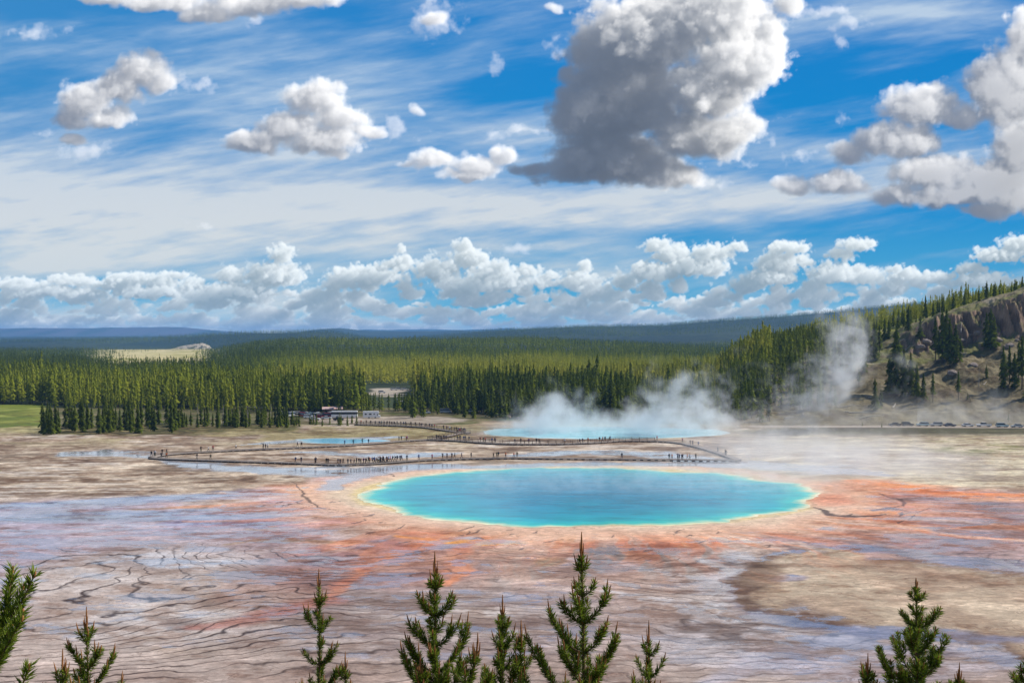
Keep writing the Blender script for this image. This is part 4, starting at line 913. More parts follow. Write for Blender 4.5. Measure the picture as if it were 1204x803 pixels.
def young_pine(tip_px, tip_py, d, sp, hw, label, seed, vis=3.0, lean=0.0, nbr=(3, 5), candle=.15):
    """sp: gap between whorls in photo pixels, hw: half width of the crown (pixels) 160 px below the tip"""
    r = np.random.default_rng(seed); zt = H - (tip_py - V0)*d/F; xt = (tip_px - 602)*d/F; zb = hz(xt, d); hgt = zt - zb
    root = link('young_pine', None, loc=(xt, d, zb - .05)); root['label'] = label; root['category'] = 'pine tree'; root['group'] = 'young pines along the bottom of the slope view'
    px = d/F; hgt = max(hgt, .8)
    trk = lambda h_: np.array([lean*(h_-hgt) + .012*math.sin(h_*2.1+seed), .012*math.cos(h_*1.7+seed), h_])
    A1, A2 = Acc(), Acc()
    hs = np.linspace(0, hgt, 26); A1.add(*tube([trk(h_) for h_ in hs], .006 + .028*((hgt-hs)/max(hgt, 2.5))**.9, 8))
    z = hgt; first = True; k = 0; slope = hw/160.0
    nd = needles(r, [trk(h_) for h_ in np.linspace(max(hgt-2.2, .2), hgt-.05, 24)], 640, .058); A2.add(nd[0], nd[1], nd[2])
    cv, cf = tube([trk(hgt-.05), trk(hgt)+np.array([0,0,candle*.5]), trk(hgt)+np.array([0,0,candle])], [.008,.008,.003], 6); A2.add(cv, cf, 0, 1)
    for q in range(3):                                                  # small candles round the leader
        a = r.uniform(0, 6.28); o_ = np.array([math.cos(a)*.018, math.sin(a)*.018, 0]); cv, cf = tube([trk(hgt-.05), trk(hgt)+o_, trk(hgt)+o_*1.3+[0,0,candle*.45]], [.006,.006,.002], 5); A2.add(cv, cf, 0, 1)
    def branch(base, a, L, up, depth=0):
        ca, sa = math.cos(a), math.sin(a); n_ = 8; P = [np.array(base)]; th = up
        for q in range(n_):
            th = th + (1.35-th)*.16 + r.normal(0, .03); st_ = L/n_
            P.append(P[-1] + np.array([ca*math.cos(th)*st_, sa*math.cos(th)*st_, math.sin(th)*st_]))
        P = np.array(P); A1.add(*tube(P, np.linspace(.0045+.010*L, .003, n_+1), 5))
        k0 = 0 if L < .35 else int(n_*.25); nd = needles(r, P[k0:], 760, .062)
        if nd: A2.add(nd[0], nd[1], nd[2])
        c_ = r.uniform(.4, 1.0)*candle*.75; e = (P[-1]-P[-2]); e /= np.linalg.norm(e); e = e*.5 + np.array([0,0,.5]); cv, cf = tube([P[-1]-e*.02, P[-1]+e*c_*.5, P[-1]+e*c_], [.006,.0065,.002], 5); A2.add(cv, cf, 0, 1)
        if depth == 0 and L > .24:
            for q in range(int(1 + L*5)):
                m_ = int(n_*r.uniform(.3, .8)); branch(P[m_], a + r.choice([-1, 1])*r.uniform(.5, 1.0), L*r.uniform(.3, .5), .75, 1)
    depth_ = sp*px*.75
    while z - depth_ > .3 and (hgt - z) < vis:
        z -= depth_; below = (hgt - z)/px                               # photo pixels below the tip
        L = min((12 + below*slope*1.1)*px, .95) if below > 30 else 12*px
        n_ = r.integers(*nbr); a0 = r.uniform(0, 6.28)
        for q in range(n_):
            branch(trk(z), a0 + q*6.283/n_ + r.normal(0, .4), L*r.uniform(.5, 1.28), r.uniform(.15, .5))
        if r.random() < .8:                                              # short shoots between whorls
            zz = z + depth_*.45
            for q in range(2): branch(trk(zz), r.uniform(0, 6.28), L*.4, .7, 1)
        depth_ = sp*px*r.uniform(.85, 1.2)
    link('trunk', A1.mesh('trunk', [m_stem]), root); link('crown', A2.mesh('crown', [m_need, m_cand]), root)
    return root
young_pine(685, 640, 8.0, 32, 50, 'tallest young pine, standing under the middle of the blue spring', 1, vis=1.6)
young_pine(513, 662, 8.4, 31, 44, 'bushy young pine with many brown candles, second tallest', 2, vis=1.5, nbr=(4, 6))
young_pine(592, 712, 9.0, 26, 36, 'narrow dense young pine between the two tallest ones', 3, vis=1.2, nbr=(4, 6))
young_pine(613, 742, 9.1, 24, 34, 'small pine leader close beside the narrow dense young pine', 4, vis=1.0)
young_pine(374, 680, 10.5, 34, 30, 'slender open young pine below the orange runoff on the left', 5, vis=1.8, nbr=(3, 5))
young_pine(762, 742, 9.6, 30, 34, 'short young pine just right of the tallest one', 6, vis=1.2, nbr=(3, 5))
young_pine(1078, 680, 9.4, 27, 52, 'broad young pine standing before the tan dry patch', 7, vis=1.8, nbr=(4, 6), candle=.06)
young_pine(103, 726, 9.0, 28, 46, 'young pine in the lower left corner with brown tips', 8, vis=1.2)
young_pine(75, 776, 8.6, 24, 40, 'low pine top peeping up left of the corner pine', 9, vis=.9)
young_pine(1022, 780, 9.6, 20, 26, 'small pine tip just left of the broad young pine', 10, vis=.8)
young_pine(562, 758, 8.3, 22, 30, 'leaning pine top right of the bushy young pine', 11, vis=.9, lean=.25)
young_pine(404, 778, 10.4, 20, 26, 'low pine tip at the foot of the slender open pine', 12, vis=.8)
young_pine(1128, 792, 9.4, 18, 40, 'pine tip at the bottom edge right of the broad pine', 13, vis=.8)
young_pine(1206, 766, 7.5, 26, 60, 'pine reaching in from the lower right corner', 14, vis=1.0, candle=.05)
young_pine(496, 782, 8.2, 18, 30, 'low pine tip at the left foot of the bushy pine', 16, vis=.7)
young_pine(-100, 490, 4.8, 92, 98, 'nearest pine, its branches reaching in at the left edge', 15, vis=2.4, nbr=(3, 5), candle=.03)
# ------------------------------------------------------------------ boardwalks
m_plank = flat_mat('weathered_plank', (.30,.25,.21), .85, .2, var=.2, scale=3.0)
m_beam = flat_mat('dark_beam', (.060,.045,.035), .9, .1, var=.2)
m_rail = flat_mat('rail_wood', (.16,.115,.085), .85, .2, var=.2)
m_pale = flat_mat('pale_edge_board', (.36,.31,.27), .85, .2, var=.15)
DK = .50
def deck_pt(px, py): y = (H-DK)*F/(py - V0); return np.array([(px-602)/F*y, y])
def resample(P, step):
    P = np.array(P); seg = np.linalg.norm(np.diff(P, axis=0), axis=1); c_ = np.concatenate([[0], np.cumsum(seg)]); n = max(2, int(round(c_[-1]/step))+1)
    s_ = np.linspace(0, c_[-1], n); return np.stack([np.interp(s_, c_, P[:, 0]), np.interp(s_, c_, P[:, 1])], -1)
def smooth_path(P):
    P = resample(P, 2.0)
    for _ in range(6): P[1:-1] = (P[:-2] + 2*P[1:-1] + P[2:])/4
    return P
def strip(P, w0, w1, z0, z1):
    T_ = np.gradient(P, axis=0); T_ /= np.linalg.norm(T_, axis=1, keepdims=True); N_ = np.stack([-T_[:, 1], T_[:, 0]], -1)
    a, b = P + N_*w0, P + N_*w1; n = len(P); v_ = []
    for A_, z in ((a, z0), (b, z0), (b, z1), (a, z1)): v_.append(np.column_stack([A_, np.full(n, z)]))
    v_ = np.stack(v_, 1).reshape(-1, 3); f = []
    for k in range(n-1):
        for q in range(4): f.append((k*4+q, (k+1)*4+q, (k+1)*4+(q+1) % 4, k*4+(q+1) % 4))
    f += [(0, 1, 2, 3), ((n-1)*4+3, (n-1)*4+2, (n-1)*4+1, (n-1)*4)]
    return v_, np.array(f)
def cuboid(cx, cy_, z0, z1, sx, sy, ang=0):
    c_, s_ = math.cos(ang), math.sin(ang); v_ = []
    for z in (z0, z1):
        for a, b in ((-1,-1),(1,-1),(1,1),(-1,1)): v_.append((cx + a*sx/2*c_ - b*sy/2*s_, cy_ + a*sx/2*s_ + b*sy/2*c_, z))
    return np.array(v_), np.array([(0,3,2,1),(4,5,6,7),(0,1,5,4),(1,2,6,5),(2,3,7,6),(3,0,4,7)])
WALKS = {}
def boardwalk(key, pix, label, rail=False, width=1.8, ground=False):
    P = smooth_path([deck_pt(*p) for p in pix]); WALKS[key] = P; root = link('boardwalk', None, loc=(P[0][0], P[0][1], 0)); root['label'] = label; root['category'] = 'boardwalk'; root['group'] = 'boardwalks across the basin'
    Q = P - P[0]
    v_, f = strip(Q, -width/2, width/2, DK-.06, DK); link('deck', mesh_np('deck', v_, f, mats=[m_plank], smooth=False), root)
    for s_ in (-1, 1):
        v_, f = strip(Q, s_*(width/2+.002), s_*(width/2+.06), DK-.2, DK+.05); link('edge_board', mesh_np('edge_board', v_, f, mats=[m_pale if s_ < 0 else m_rail], smooth=False), root)
    S_ = resample(Q, 2.1); T_ = np.gradient(S_, axis=0)
    for k in range(len(S_)):
        a = math.atan2(T_[k][1], T_[k][0]); v_, f = cuboid(S_[k][0], S_[k][1], .01, DK-.062, .95, width*.92, a); link('support', mesh_np('support', v_, f, mats=[m_beam], smooth=False), root)
    if rail:
        S_ = resample(Q, 2.6); T_ = np.gradient(S_, axis=0); T_ /= np.linalg.norm(T_, axis=1, keepdims=True)
        for side in (-1, 1):
            for k in range(len(S_)):
                x0, y0 = S_[k] + np.array([-T_[k][1], T_[k][0]])*side*(width/2+.10); v_, f = cuboid(x0, y0, .05, DK+1.1, .12, .12)
                if len(S_)*2 <= 100: link('post', mesh_np('post', v_, f, mats=[m_rail], smooth=False), root)
            for z in (1.0, .58):
                v_, f = strip(Q, side*(width/2+.14)-.03, side*(width/2+.14)+.05, DK+z-.05, DK+z+.05); link('rail', mesh_np('rail', v_, f, mats=[m_rail], smooth=False), root)
    return root
near_w = [(178,537.6),(186,538.6),(230,540),(290,542),(350,543.8),(380,545.2),(397,545.8),(425,545.4),(450,543.6)]
near_m = [(450,543.6),(490,540.6),(540,538.6),(600,537.6),(660,538.4)]
near_e = [(660,538.4),(730,539),(800,540),(868,540.6)]
far_w = [(178,537.0),(184,534.6),(215,532),(245,530.6),(275,528.6),(320,527),(359,525.3),(400,523.5),(439,521),(474,517.8),(504,516.3)]
mid_r = [(504,516.3),(530,516.8),(560,519.2),(582,520.9),(620,521.6),(680,521),(710,519.3),(729,517.4),(770,517.9)]
far_e = [(770,517.9),(785,518.6),(800,520),(822,525),(845,532),(868,540.2)]
entry = [(545,508),(534,511),(520,514),(506,516.2)]
entry2 = [(419,498.6),(445,499.4),(474,500.2),(496,501.4),(508,503),(522,505),(536,507.2),(550,508.5)]
boardwalk('near_w', near_w, 'near boardwalk crossing the mirror wet flats, its western stretch')
boardwalk('near_m', near_m, 'near boardwalk along the back rim of the blue spring, the crowded middle stretch')
boardwalk('near_e', near_e, 'near boardwalk fading into steam behind the spring, its eastern stretch')
boardwalk('far_w', far_w, 'far boardwalk passing the small pale pond on the left')
boardwalk('mid_r', mid_r, 'railed boardwalk in front of the steaming turquoise back spring', rail=True, width=2.4)
boardwalk('far_e', far_e, 'boardwalk bending down through thin steam to close the loop on the right')
boardwalk('entry', entry, 'short curved boardwalk joining the entrance to the loop', rail=True)
boardwalk('entry2', entry2, 'boardwalk from the parking area to the entrance', rail=True, width=2.2)

# ------------------------------------------------------------------ people
def person_mesh(kind, seed):
    """one continuous body grown round a posed skeleton"""
    r = np.random.default_rng(seed); st = {'stand': .06, 'walk': .26, 'photo': .10, 'wide': .16, 'point': .08, 'child': .06}[kind]
    J = {'pel': (0,0,.95,.135), 'wst': (0,.0,1.10,.125), 'chs': (0,.01,1.32,.155), 'nck': (0,.0,1.48,.055), 'jaw': (0,.015,1.56,.075), 'hed': (0,.01,1.65,.095), 'top': (0,-.01,1.72,.06), 'nos': (0,.105,1.62,.012)}
    for s_, n in ((-1,'l'), (1,'r')):
        f_ = s_*st if kind == 'walk' else 0; w_ = .10 + (st*.4 if kind == 'wide' else 0)
        J['hip'+n] = (s_*.09, 0, .90, .10); J['kne'+n] = (s_*w_, f_*.55+.02, .50, .062); J['ank'+n] = (s_*(w_+.01), f_*1.05-.02, .09, .042); J['toe'+n] = (s_*(w_+.03), f_*1.05+.16, .035, .038)
        J['shl'+n] = (s_*.185, 0, 1.42, .065)
        if kind == 'photo' or (kind == 'point' and s_ == 1):
            J['elb'+n] = (s_*.24, .20, 1.28, .045); J['wri'+n] = (s_*.09, .36, 1.52, .030); J['han'+n] = (s_*.05, .40, 1.60, .036)
        else:
            J['elb'+n] = (s_*.25, -.02 - f_*.4, 1.14, .045); J['wri'+n] = (s_*.26, .08 - f_*.8, .90, .030); J['han'+n] = (s_*.25, .11 - f_*.9, .80, .036)
    Eg = [('pel','wst'),('wst','chs'),('chs','nck'),('nck','jaw'),('jaw','hed'),('hed','top'),('hed','nos')]
    for n in 'lr': Eg += [('pel','hip'+n),('hip'+n,'kne'+n),('kne'+n,'ank'+n),('ank'+n,'toe'+n),('chs','shl'+n),('shl'+n,'elb'+n),('elb'+n,'wri'+n),('wri'+n,'han'+n)]
    ks = list(J); me = bpy.data.meshes.new('person'); me.from_pydata([J[k][:3] for k in ks], [(ks.index(a), ks.index(b)) for a, b in Eg], [])
    o = bpy.data.objects.new('tmp_person', me); COL.objects.link(o); md = o.modifiers.new('s', 'SKIN')
    for i, k in enumerate(ks): me.skin_vertices[0].data[i].radius = (J[k][3], J[k][3]*(.75 if k in ('chs','wst','pel') else 1)); 
    me.skin_vertices[0].data[0].use_root = True
    sb = o.modifiers.new('b', 'SUBSURF'); sb.levels = 1
    dg = bpy.context.evaluated_depsgraph_get(); m2 = bpy.data.meshes.new_from_object(o.evaluated_get(dg)); bpy.data.objects.remove(o); m2.name = 'person'
    co = np.empty(len(m2.vertices)*3, np.float32); m2.vertices.foreach_get('co', co); co = co.reshape(-1, 3)
    idx = []
    for p in m2.polygons:
        c_ = co[list(p.vertices)].mean(0); z = c_[2]
        if z > 1.47: i = 3 if (z > 1.66 or c_[1] < -.02) and abs(c_[0]) < .16 and c_[1] < .25 else 2
        elif z > .93: i = 2 if (c_[1] > .30 or (abs(c_[0]) > .2 and z < .94)) else 1
        elif abs(c_[0]) > .2 and z > .7: i = 2 if z < .9 else 1
        elif z > .1: i = 0
        else: i = 4
        idx.append(i)
    for _ in range(5): m2.materials.append(None)
    m2.polygons.foreach_set('material_index', idx); m2.polygons.foreach_set('use_smooth', [True]*len(idx)); m2.update(); return m2
POSE = {k: person_mesh(k, i) for i, k in enumerate(('stand','walk','photo','wide','point'))}
CL = {'black': (.012,.012,.014), 'navy': (.015,.022,.06), 'dark grey': (.04,.04,.045), 'red': (.38,.025,.03), 'blue': (.03,.09,.30), 'teal': (.03,.18,.20), 'white': (.65,.65,.66), 'pink': (.50,.13,.20), 'orange': (.55,.14,.03), 'olive': (.07,.08,.035), 'brown': (.10,.055,.03), 'purple': (.10,.03,.14)}
CM = {k: flat_mat('cloth_'+k.replace(' ', '_'), v_, .85, .15) for k, v_ in CL.items()}
m_skin = flat_mat('skin', (.45,.26,.18), .6, .3); m_hair = flat_mat('hair', (.03,.02,.015), .7, .3); m_shoe = flat_mat('shoe', (.03,.03,.03), .7, .3)
v_, f = cuboid(0, -.19, 1.05, 1.45, .30, .16); pack_me = mesh_np('backpack', v_*np.array([1, 1, 1]), f, mats=[CM['navy']], smooth=False)
bm_ = None
crowd = {}
def person(key, px, side=None, top=None):
    P = WALKS[key]; uu_ = 602 + F*P[:, 0]/P[:, 1]; o_ = np.argsort(uu_); i = int(np.argmin(np.abs(uu_ - px)))
    j = min(max(i, 1), len(P)-2); T_ = P[j+1]-P[j-1]; T_ /= np.linalg.norm(T_); y = np.interp(px, uu_[o_], P[o_, 1]) if np.all(np.diff(uu_) > 0) or np.all(np.diff(uu_) < 0) else P[i][1]
    x = (px-602)/F*y; off = rng.uniform(-.55, .55) if side is None else side; x += -T_[1]*off; y += T_[0]*off
    crowd.setdefault(key, []).append((px, x, y, math.atan2(T_[1], T_[0]), top))
for key, pxs in {
  'near_w': [397,403,416,422,427,431.5,438,439.5,443,444.5,446.5,447.3,189,195,232,246,347,353,370,371.5,383.5,385.5,400,409,412.5,419,424,429.5,433.5,435.5,441,445.5,448],
  'near_m': [451.2,454.2,457,462,464.5,450.5,452,453.5,455,459.5,467,471,473,477.5,492,508,521,525.5,531,534.5,542.5,554,580,584,586,594.5,604.5,608],
  'near_e': [731,787,790,797,799,801.5,803,808,811,818], 'far_w': [179,181,183,191,196,236,244.5,250.5,278,309,312,314.5,350,354,405.5,416,427,432.5,470,472.5,477,479.5],
  'mid_r': [514,516,519,521,524,538,540,545,548,551,565,568,571,579,581,605,612,622,631,634,664,681,685,691,705,709,712,716,717.5],
  'far_e': [772,801,813.5,816.5,820,842,852,855], 'entry': [545,543,541,538], 'entry2': [424,430,436,441,446,449,452,455,458,461,464,467,471,474,477,483,488,493,497,501,504,507,510,523,526,529,531,534,537,540,542,545,547]}.items():
    for px in pxs: person(key, px + rng.uniform(-.3, .3))
NM = {'near_w': 'on the near boardwalk west part', 'near_m': 'on boardwalk behind blue spring', 'near_e': 'on boardwalk in steam', 'far_w': 'on boardwalk by pale pond', 'mid_r': 'on the railed boardwalk', 'far_e': 'on the bending steamy boardwalk', 'entry': 'on the curved entrance boardwalk', 'entry2': 'on boardwalk from the parking'}
TOPS = ['black']*5 + ['navy']*4 + ['dark grey']*4 + ['red','red','blue','teal','white','pink','orange','olive','brown','purple']
for key, L in crowd.items():
    L.sort(key=lambda t: t[0])
    for i, (px, x, y, a, top) in enumerate(L):
        pose = rng.choice(['stand','stand','walk','walk','photo','wide','point']); top = TOPS[rng.integers(len(TOPS))]; leg = ['black','navy','dark grey','brown','olive'][rng.integers(5)]
        o = link('person', POSE[pose], loc=(x, y, DK)); sc = rng.uniform(.90, 1.06); o.scale = (sc*1.2, sc*1.2, sc*1.04)
        o.rotation_euler.z = (a - math.pi/2 + (math.pi if rng.random() < .5 else 0)) if pose == 'walk' else rng.choice([math.pi, 0, math.pi])+rng.uniform(-.5, .5)
        for s_, mt in zip(o.material_slots, (CM[leg], CM[top], m_skin, m_hair, m_shoe)): s_.link = 'OBJECT'; s_.material = mt
        act = {'stand': 'standing', 'walk': 'walking', 'photo': 'photographing', 'wide': 'waiting', 'point': 'pointing'}[pose]
        o['label'] = 'person in %s top %s %s, %s from left' % (top, act, NM[key], ordn(i+1)); o['category'] = 'person'; o['group'] = 'visitors ' + NM[key]
        if rng.random() < .22:
            link('backpack', pack_me, o)
# ------------------------------------------------------------------ vehicles, huts, logs
m_glass = flat_mat('car_glass', (.02,.025,.03), .08, .6); m_tyre = flat_mat('tyre', (.02,.02,.02), .9, .1); m_rim = flat_mat('wheel_rim', (.4,.4,.42), .35, .5, .6)
m_lamp = flat_mat('head_lamp', (.75,.75,.72), .15, .6); m_red = flat_mat('tail_lamp', (.4,.02,.02), .3, .5)
PAINT = {}
def paint(n, c_): 
    if n not in PAINT: PAINT[n] = flat_mat('paint_'+n.replace(' ', '_'), c_, .28, .5, var=.03)
    return PAINT[n]
PC_ = {'white': (.75,.75,.74), 'silver': (.45,.47,.48), 'dark': (.03,.03,.035), 'pale blue': (.35,.48,.52), 'red': (.30,.02,.03), 'dark blue': (.04,.06,.12), 'beige': (.42,.36,.28)}
def prism(prof, w0, w1=None, z_t=None):
    """side profile (x, z) given thickness; points above z_t lean in to half width w1"""
    n = len(prof); vs = []
    for s_ in (-1, 1):
        for x, z in prof: vs.append((x, s_*(w0 if (w1 is None or z <= z_t) else w1), z))
    f3 = []; me = bpy.data.meshes.new('m')
    faces = [tuple(range(n))[::-1], tuple(range(n, 2*n))] + [(k, (k+1) % n, n+(k+1) % n, n+k) for k in range(n)]
    me.from_pydata(vs, [], faces); return me
def bevelled(me, w=.04):
    import bmesh
    b = bmesh.new(); b.from_mesh(me); bmesh.ops.bevel(b, geom=list(b.edges), offset=w, segments=2, affect='EDGES', clamp_overlap=True); bmesh.ops.recalc_face_normals(b, faces=b.faces); b.to_mesh(me); b.free(); return me
def wheel(r0=.34, w=.22):
    n = 14; vs, fs, mi = [], [], []
    for y in (-w/2, w/2):
        for rr in (r0, r0*.6, .02):
            for q in range(n): vs.append((rr*math.cos(q*6.2832/n), y, rr*math.sin(q*6.2832/n)))
    for q in range(n):
        q1 = (q+1) % n
        fs += [(q, q1, 3*n+q1, 3*n+q), (q, n+q, n+q1, q1), (3*n+q, 3*n+q1, 4*n+q1, 4*n+q), (n+q, 2*n+q, 2*n+q1, n+q1), (4*n+q, 4*n+q1, 5*n+q1, 5*n+q)]; mi += [0, 0, 0, 1, 1]
    return mesh_np('wheel', np.array(vs), np.array(fs), mats=[m_tyre, m_rim], mat_idx=mi, smooth=False)
WH = wheel(); WH2 = wheel(.48, .3)
def vehicle(kind, colour, px, py, ang, label, group, z=0.0, yy=None):
    y = H*F/(py-V0) if yy is None else yy; x = (px-602)/F*y
    names = {'car': 'parked_car', 'suv': 'parked_car', 'pickup': 'pickup_truck', 'bus': 'tour_bus', 'rv': 'motorhome', 'van': 'parked_van'}; cats = {'car': 'car', 'suv': 'car', 'pickup': 'pickup truck', 'bus': 'bus', 'rv': 'motorhome', 'van': 'van'}
    root = link(names[kind], None, loc=(x, y, z)); root.rotation_euler.z = ang; root['label'] = label; root['category'] = cats[kind]; root['group'] = group
    pm = paint(colour, PC_[colour]); L = dict(car=4.6, suv=4.7, pickup=5.6, bus=11.5, rv=7.6, van=5.4)[kind]; h_ = L/2
    if kind == 'car':   body = [(-h_,.35),(h_,.35),(h_,.72),(h_-.15,.85),(1.05,.95),(-1.55,1.0),(-h_+.1,.98),(-h_,.8)]; cab = [(1.15,.95),(.35,1.40),(-.9,1.43),(-1.75,.99)]
    elif kind == 'suv': body = [(-h_,.38),(h_,.38),(h_,.85),(h_-.2,1.0),(1.2,1.08),(-h_+.02,1.12),(-h_,.9)]; cab = [(1.2,1.08),(.55,1.68),(-2.0,1.72),(-h_+.1,1.12)]
    elif kind == 'pickup': body = [(-h_,.5),(h_,.5),(h_,.95),(h_-.2,1.1),(1.2,1.18),(-.8,1.2),(-.82,1.18),(-h_,1.18)]; cab = [(1.25,1.18),(.75,1.78),(-.65,1.80),(-.8,1.19)]
    elif kind == 'van': body = [(-h_,.38),(h_,.38),(h_,.95),(h_-.5,1.15),(-h_,1.2)]; cab = [(h_-.5,1.15),(h_-1.3,2.0),(-h_+.05,2.05),(-h_,1.2)]
    elif kind == 'bus': body = [(-h_,.4),(h_,.4),(h_,1.7),(-h_,1.7)]; cab = None
    else: body = [(-h_,.45),(h_,.45),(h_,1.15),(h_-.7,1.3),(h_-.9,2.0),(h_-.5,2.15),(h_-.7,3.05),(-h_,3.1)]; cab = None
    W2 = {'bus': 1.25, 'rv': 1.15}.get(kind, .90)
    b = link('body', bevelled(prism(body, W2), .05), root); b.data.materials.append(pm)
    if cab:
        c_ = link('windows', bevelled(prism(cab, W2-.06, W2-.24, cab[0][1]+.05), .03), root); c_.data.materials.append(m_glass)
        zt = max(p[1] for p in cab); xs2 = [p[0] for p in cab if p[1] > zt-.08]; v_, f = cuboid((min(xs2)+max(xs2))/2, 0, zt-.015, zt+.045, max(xs2)-min(xs2)+.1, (W2-.22)*2)
        link('roof', mesh_np('roof', v_, f, mats=[pm], smooth=False), root)
    elif kind == 'bus':
        v_, f = cuboid(0, 0, 1.702, 2.6, L-.12, 2.42); link('windows', mesh_np('windows', v_, f, mats=[m_glass], smooth=False), root)
        r_m = bevelled(prism([(-h_,2.602),(h_,2.602),(h_-.1,3.2),(-h_,3.2)], 1.25), .08); o = link('roof', r_m, root); r_m.materials.append(pm)
    else:
        for (xx, w_, z0, z1) in ((-2.6,.9,1.6,2.2),(-.6,1.1,1.6,2.2),(1.1,.6,1.7,2.2),(h_-1.15,.5,1.4,1.95)):
            for s_ in (-1, 1): v_, f = cuboid(xx, s_*1.155, z0, z1, w_, .03); link('window', mesh_np('window', v_, f, mats=[m_glass], smooth=False), root)
        v_, f = cuboid(h_-.82, 0, 1.34, 1.96, .06, 1.9); link('windscreen', mesh_np('windscreen', v_, f, mats=[m_glass], smooth=False), root)
    if kind == 'pickup': v_, f = cuboid(-1.85, 0, 1.10, 1.19, 1.8, 1.5); link('cargo_bed', mesh_np('cargo_bed', v_, f, mats=[m_tyre], smooth=False), root)
    big = kind in ('bus', 'rv')
    for xx in ((h_-(2.2 if big else .85)), -h_+(2.6 if big else .9)):
        for s_ in (-1, 1): link('wheel', WH2 if kind == 'bus' else WH, root, loc=(xx, s_*(W2-.08), .48 if kind == 'bus' else .34))
    for s_ in (-1, 1):
        v_, f = cuboid(h_+.01, s_*W2*.7, .62, .80, .06, .32); link('headlight', mesh_np('headlight', v_, f, mats=[m_lamp], smooth=False), root)
        v_, f = cuboid(-h_-.01, s_*W2*.75, .72, .92, .06, .25); link('tail_light', mesh_np('tail_light', v_, f, mats=[m_red], smooth=False), root)
GR = 'cars parked along the road under the hill'
for kind, colour, px, py, label in [('car','dark',1052,500.7,'dark car at the left end of the row under the hill'), ('suv','dark',1067,500.8,'dark sport utility car, second in the row under the hill'), ('suv','pale blue',1085,501,'pale blue car just right of the two dark ones'),
    ('suv','silver',1101,501,'silver car in the steam, fourth in the row under the hill'), ('car','dark blue',1117,501.4,'low dark blue car between the silver and white ones'), ('car','white',1138,501.6,'white sedan just left of the pickup truck'),
    ('pickup','white',1157,501.8,'white pickup truck with open bed parked under the hill'), ('suv','pale blue',1178.5,502.2,'pale blue car beside the small roadside pine'), ('car','silver',1196,502.5,'silver sedan near the right end of the row')]:
    vehicle(kind, colour, px, py, math.pi if rng.random() < .5 else 0, label, GR)
GL = 'vehicles in the parking area at the forest edge'
for kind, colour, px, py, a, label in [('suv','white',337,489.5,.5,'white car at the left end of the parking area'), ('van','silver',349,489,.2,'silver van second from the left in the parking area'), ('suv','white',363,491.8,.3,'white car in front of the silver van'),
    ('car','red',375,491.6,.1,'dark red car in the parking area before the huts'), ('suv','dark',358,487.5,.2,'dark car behind the white ones in the parking area'), ('car','white',370,494,.0,'low white car nearest the young pines'),
    ('car','pale blue',366,488,.4,'pale blue car behind the red one'), ('car','white',384,492.8,.2,'white car between the red car and the bus'), ('suv','silver',389,488.4,1.2,'silver car close to the huts'), ('bus','white',405,491.4,.04,'long white tour bus with dark windows'),
    ('rv','white',437,491.6,.1,'white motorhome with overhanging cab right of the bus'), ('suv','white',313,480.5,.5,'white car far left, half hidden among pines'), ('car','dark',398,494.5,.0,'dark car in front of the tour bus'),
    ('suv','white',500,486.5,.3,'white car among the pines right of the motorhome'), ('van','silver',524,485.5,.2,'silver van among the pines behind the entrance'), ('suv','white',553,485,.2,'white car farthest right among the pines')]:
    vehicle(kind, colour, px, py, a, label, GL)
for i, (px, y) in enumerate(((449,655),(463,690),(469,694),(476,690))):
    vehicle('suv', ['white','white','silver','white'][i], px, 0, .3, 'pale car %s on the upper gravel clearing in the forest' % ['alone at left','left of three','middle of three','right of three'][i], 'cars on the upper clearing', z=hz((px-602)/F*y, y), yy=y)
for i in range(16):
    px = 331 + i*3.6 + rng.uniform(-.8, .8); py = 487.0 + (i*2.7) % 5.2; k_ = ['car','suv','car','van'][i % 4]; c_ = ['white','silver','dark','pale blue','white','red','dark blue','beige'][(i*3) % 8]
    vehicle(k_, c_, px, py, rng.uniform(0, 6.28), '%s %s scattered in the parking area by the huts, %s from left' % (c_, {'car': 'car', 'suv': 'tall car', 'van': 'van'}[k_], ordn(i+1)), GL)
for i, (px, y) in enumerate(((285, 520), (296, 515), (322, 540), (470, 560))):
    vehicle('suv', ['white','silver','white','white'][i], px, 0, rng.uniform(0, 3), 'pale car glimpsed between the pines, %s from left' % ordn(i+1), 'cars glimpsed in the wood', z=0.0, yy=y)
m_rf = flat_mat('hut_roof', (.55,.38,.34), .8, .2); m_wd = flat_mat('hut_wall', (.16,.09,.06), .85, .2)
for px, py, w_, lab in ((385.5,486.2,4.6,'brown hut with pale reddish roof behind the parked cars'), (397,485.6,4.0,'smaller hut with slanting grey roof right of the reddish one')):
    x, y = at(px, py); root = link('restroom_hut', None, loc=(x, y, 0)); root.rotation_euler.z = .2; root['label'] = lab; root['category'] = 'hut'
    v_, f = cuboid(0, 0, 0, 2.2, w_, 3.4); link('wall', mesh_np('wall', v_, f, mats=[m_wd], smooth=False), root)
    r_m = prism([(-2.2,2.1),(2.2,2.1),(0,3.2)], w_/2+.4); o = link('roof', r_m, root); o.rotation_euler.z = math.pi/2; r_m.materials.append(m_rf)
    v_, f = cuboid(-w_*.2, -1.71, .0, 2.0, 1.0, .06); link('door', mesh_np('door', v_, f, mats=[m_beam], smooth=False), root)
# road under the hill
uu_ = np.linspace(880, 1330, 60); Yr = 411 - 3*sst(uu_, 1000, 1200); P = np.stack([(uu_-602)/F*Yr, Yr], -1)
v_, f = strip(P, -4.2, 4.2, -.02, .035); m_road = flat_mat('pale_gravel', (.36,.30,.24), .9, .15, var=.2, scale=.6)
link('road', mesh_np('road', v_, f, mats=[m_road], smooth=False), kind='structure')
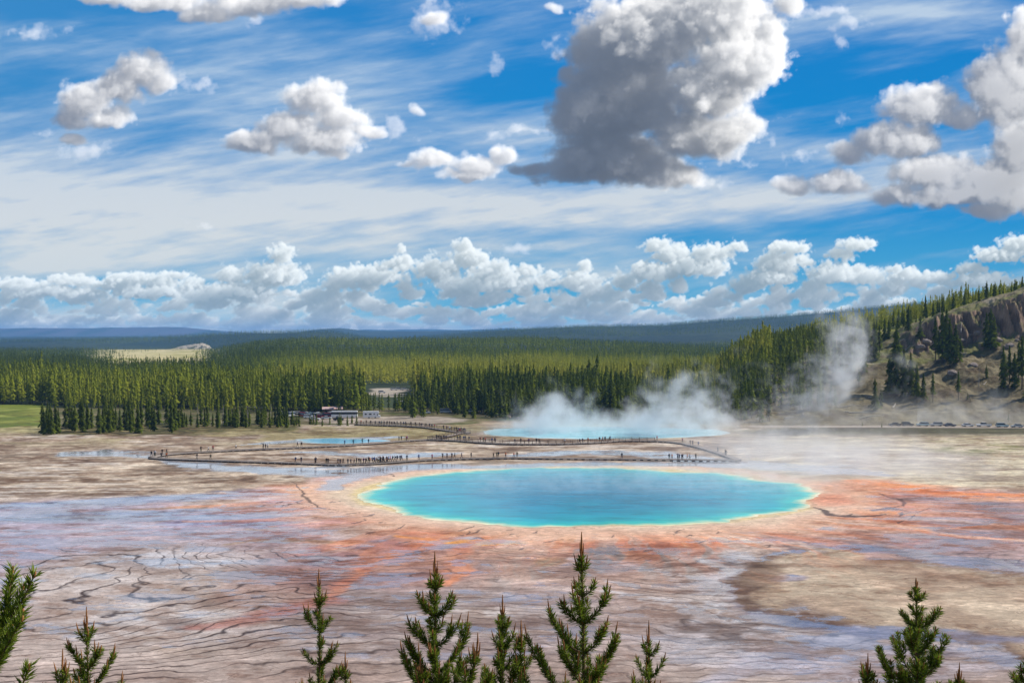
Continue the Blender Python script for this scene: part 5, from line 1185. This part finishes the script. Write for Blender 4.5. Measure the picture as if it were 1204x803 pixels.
# fallen trunks and boulders
Ls = [(1052,478,12,1.2),(1012,486,14,-.5),(1030,470,10,.6),(1046,458,9,2.2),(1056,404,11,-.9),(1066,412,12,-.9),(1158,452,9,1.1),(998,478,12,.3),(930,492,9,.8),(1024,490,10,.1),(944,488,8,1.4),(1130,386,7,1.3)]
for i, (px, py, l_, a) in enumerate(Ls):
    X, Y, Z_ = on_ground(px, py); r0 = rng.uniform(.22, .38)
    dx, dy = math.cos(a)*l_/2, math.sin(a)*l_/2*.6
    pts = [(k*dx, k*dy, hz(X+k*dx, Y+k*dy) - Z_ + .25 + .05*math.sin(k*5)) for k in np.linspace(-1, 1, 7)]
    vv_, ff = tube(pts, np.linspace(r0, r0*.4, 7), 7)
    o = link('fallen_log', mesh_np('fallen_log', vv_, ff, mats=[m_dead]), loc=(X, Y, Z_)); o['label'] = 'pale fallen trunk on the right hillside, %s from the left' % ordn(sorted(q[0] for q in Ls).index(px)+1); o['category'] = 'log'; o['group'] = 'fallen trunks on the hillside'
m_rock = flat_mat('boulder', (.26,.21,.18), .9, .1, var=.3, scale=1.5)
Bs = [(1090,404),(1099,409),(1112,398),(1130,404),(1141,396),(1150,399),(1172,402),(1083,412),(1120,442),(1144,430),(1188,408),(1196,402),(630,492),(611,491),(596,489)]
for i, (px, py) in enumerate(Bs):
    X, Y, Z_ = on_ground(px, py) if px > 700 else (*at(px, py+2), 0.0)
    n = 10; th, ph = np.meshgrid(np.linspace(.02, 3.12, n), np.linspace(0, 6.2832, n+1)[:-1], indexing='ij'); D_ = np.stack([np.sin(th)*np.cos(ph), np.sin(th)*np.sin(ph), np.cos(th)], -1)
    rr = rng.uniform(.9, 2.2)*(1 + .35*fbm2(D_[..., 0]*2+i*7, D_[..., 1]*2+D_[..., 2]*1.7, 3, seed=i)); V = (D_*rr[..., None]*np.array([1.3, 1, .8])).reshape(-1, 3)
    fs = [(a*n+b, (a+1)*n+b, (a+1)*n+(b+1) % n, a*n+(b+1) % n) for a in range(n-1) for b in range(n)]
    o = link('boulder', mesh_np('boulder', V, fs, mats=[m_rock], smooth=False), loc=(X, Y, Z_)); o['category'] = 'boulder'; o['group'] = 'boulders below the rock band' if px > 700 else 'boulders behind the back spring'
    o['label'] = 'grey brown boulder %s, %s from left' % ('below the hill rock band' if px > 700 else 'behind the back spring', ordn(sorted(q[0] for q in Bs if (q[0] > 700) == (px > 700)).index(px)+1))
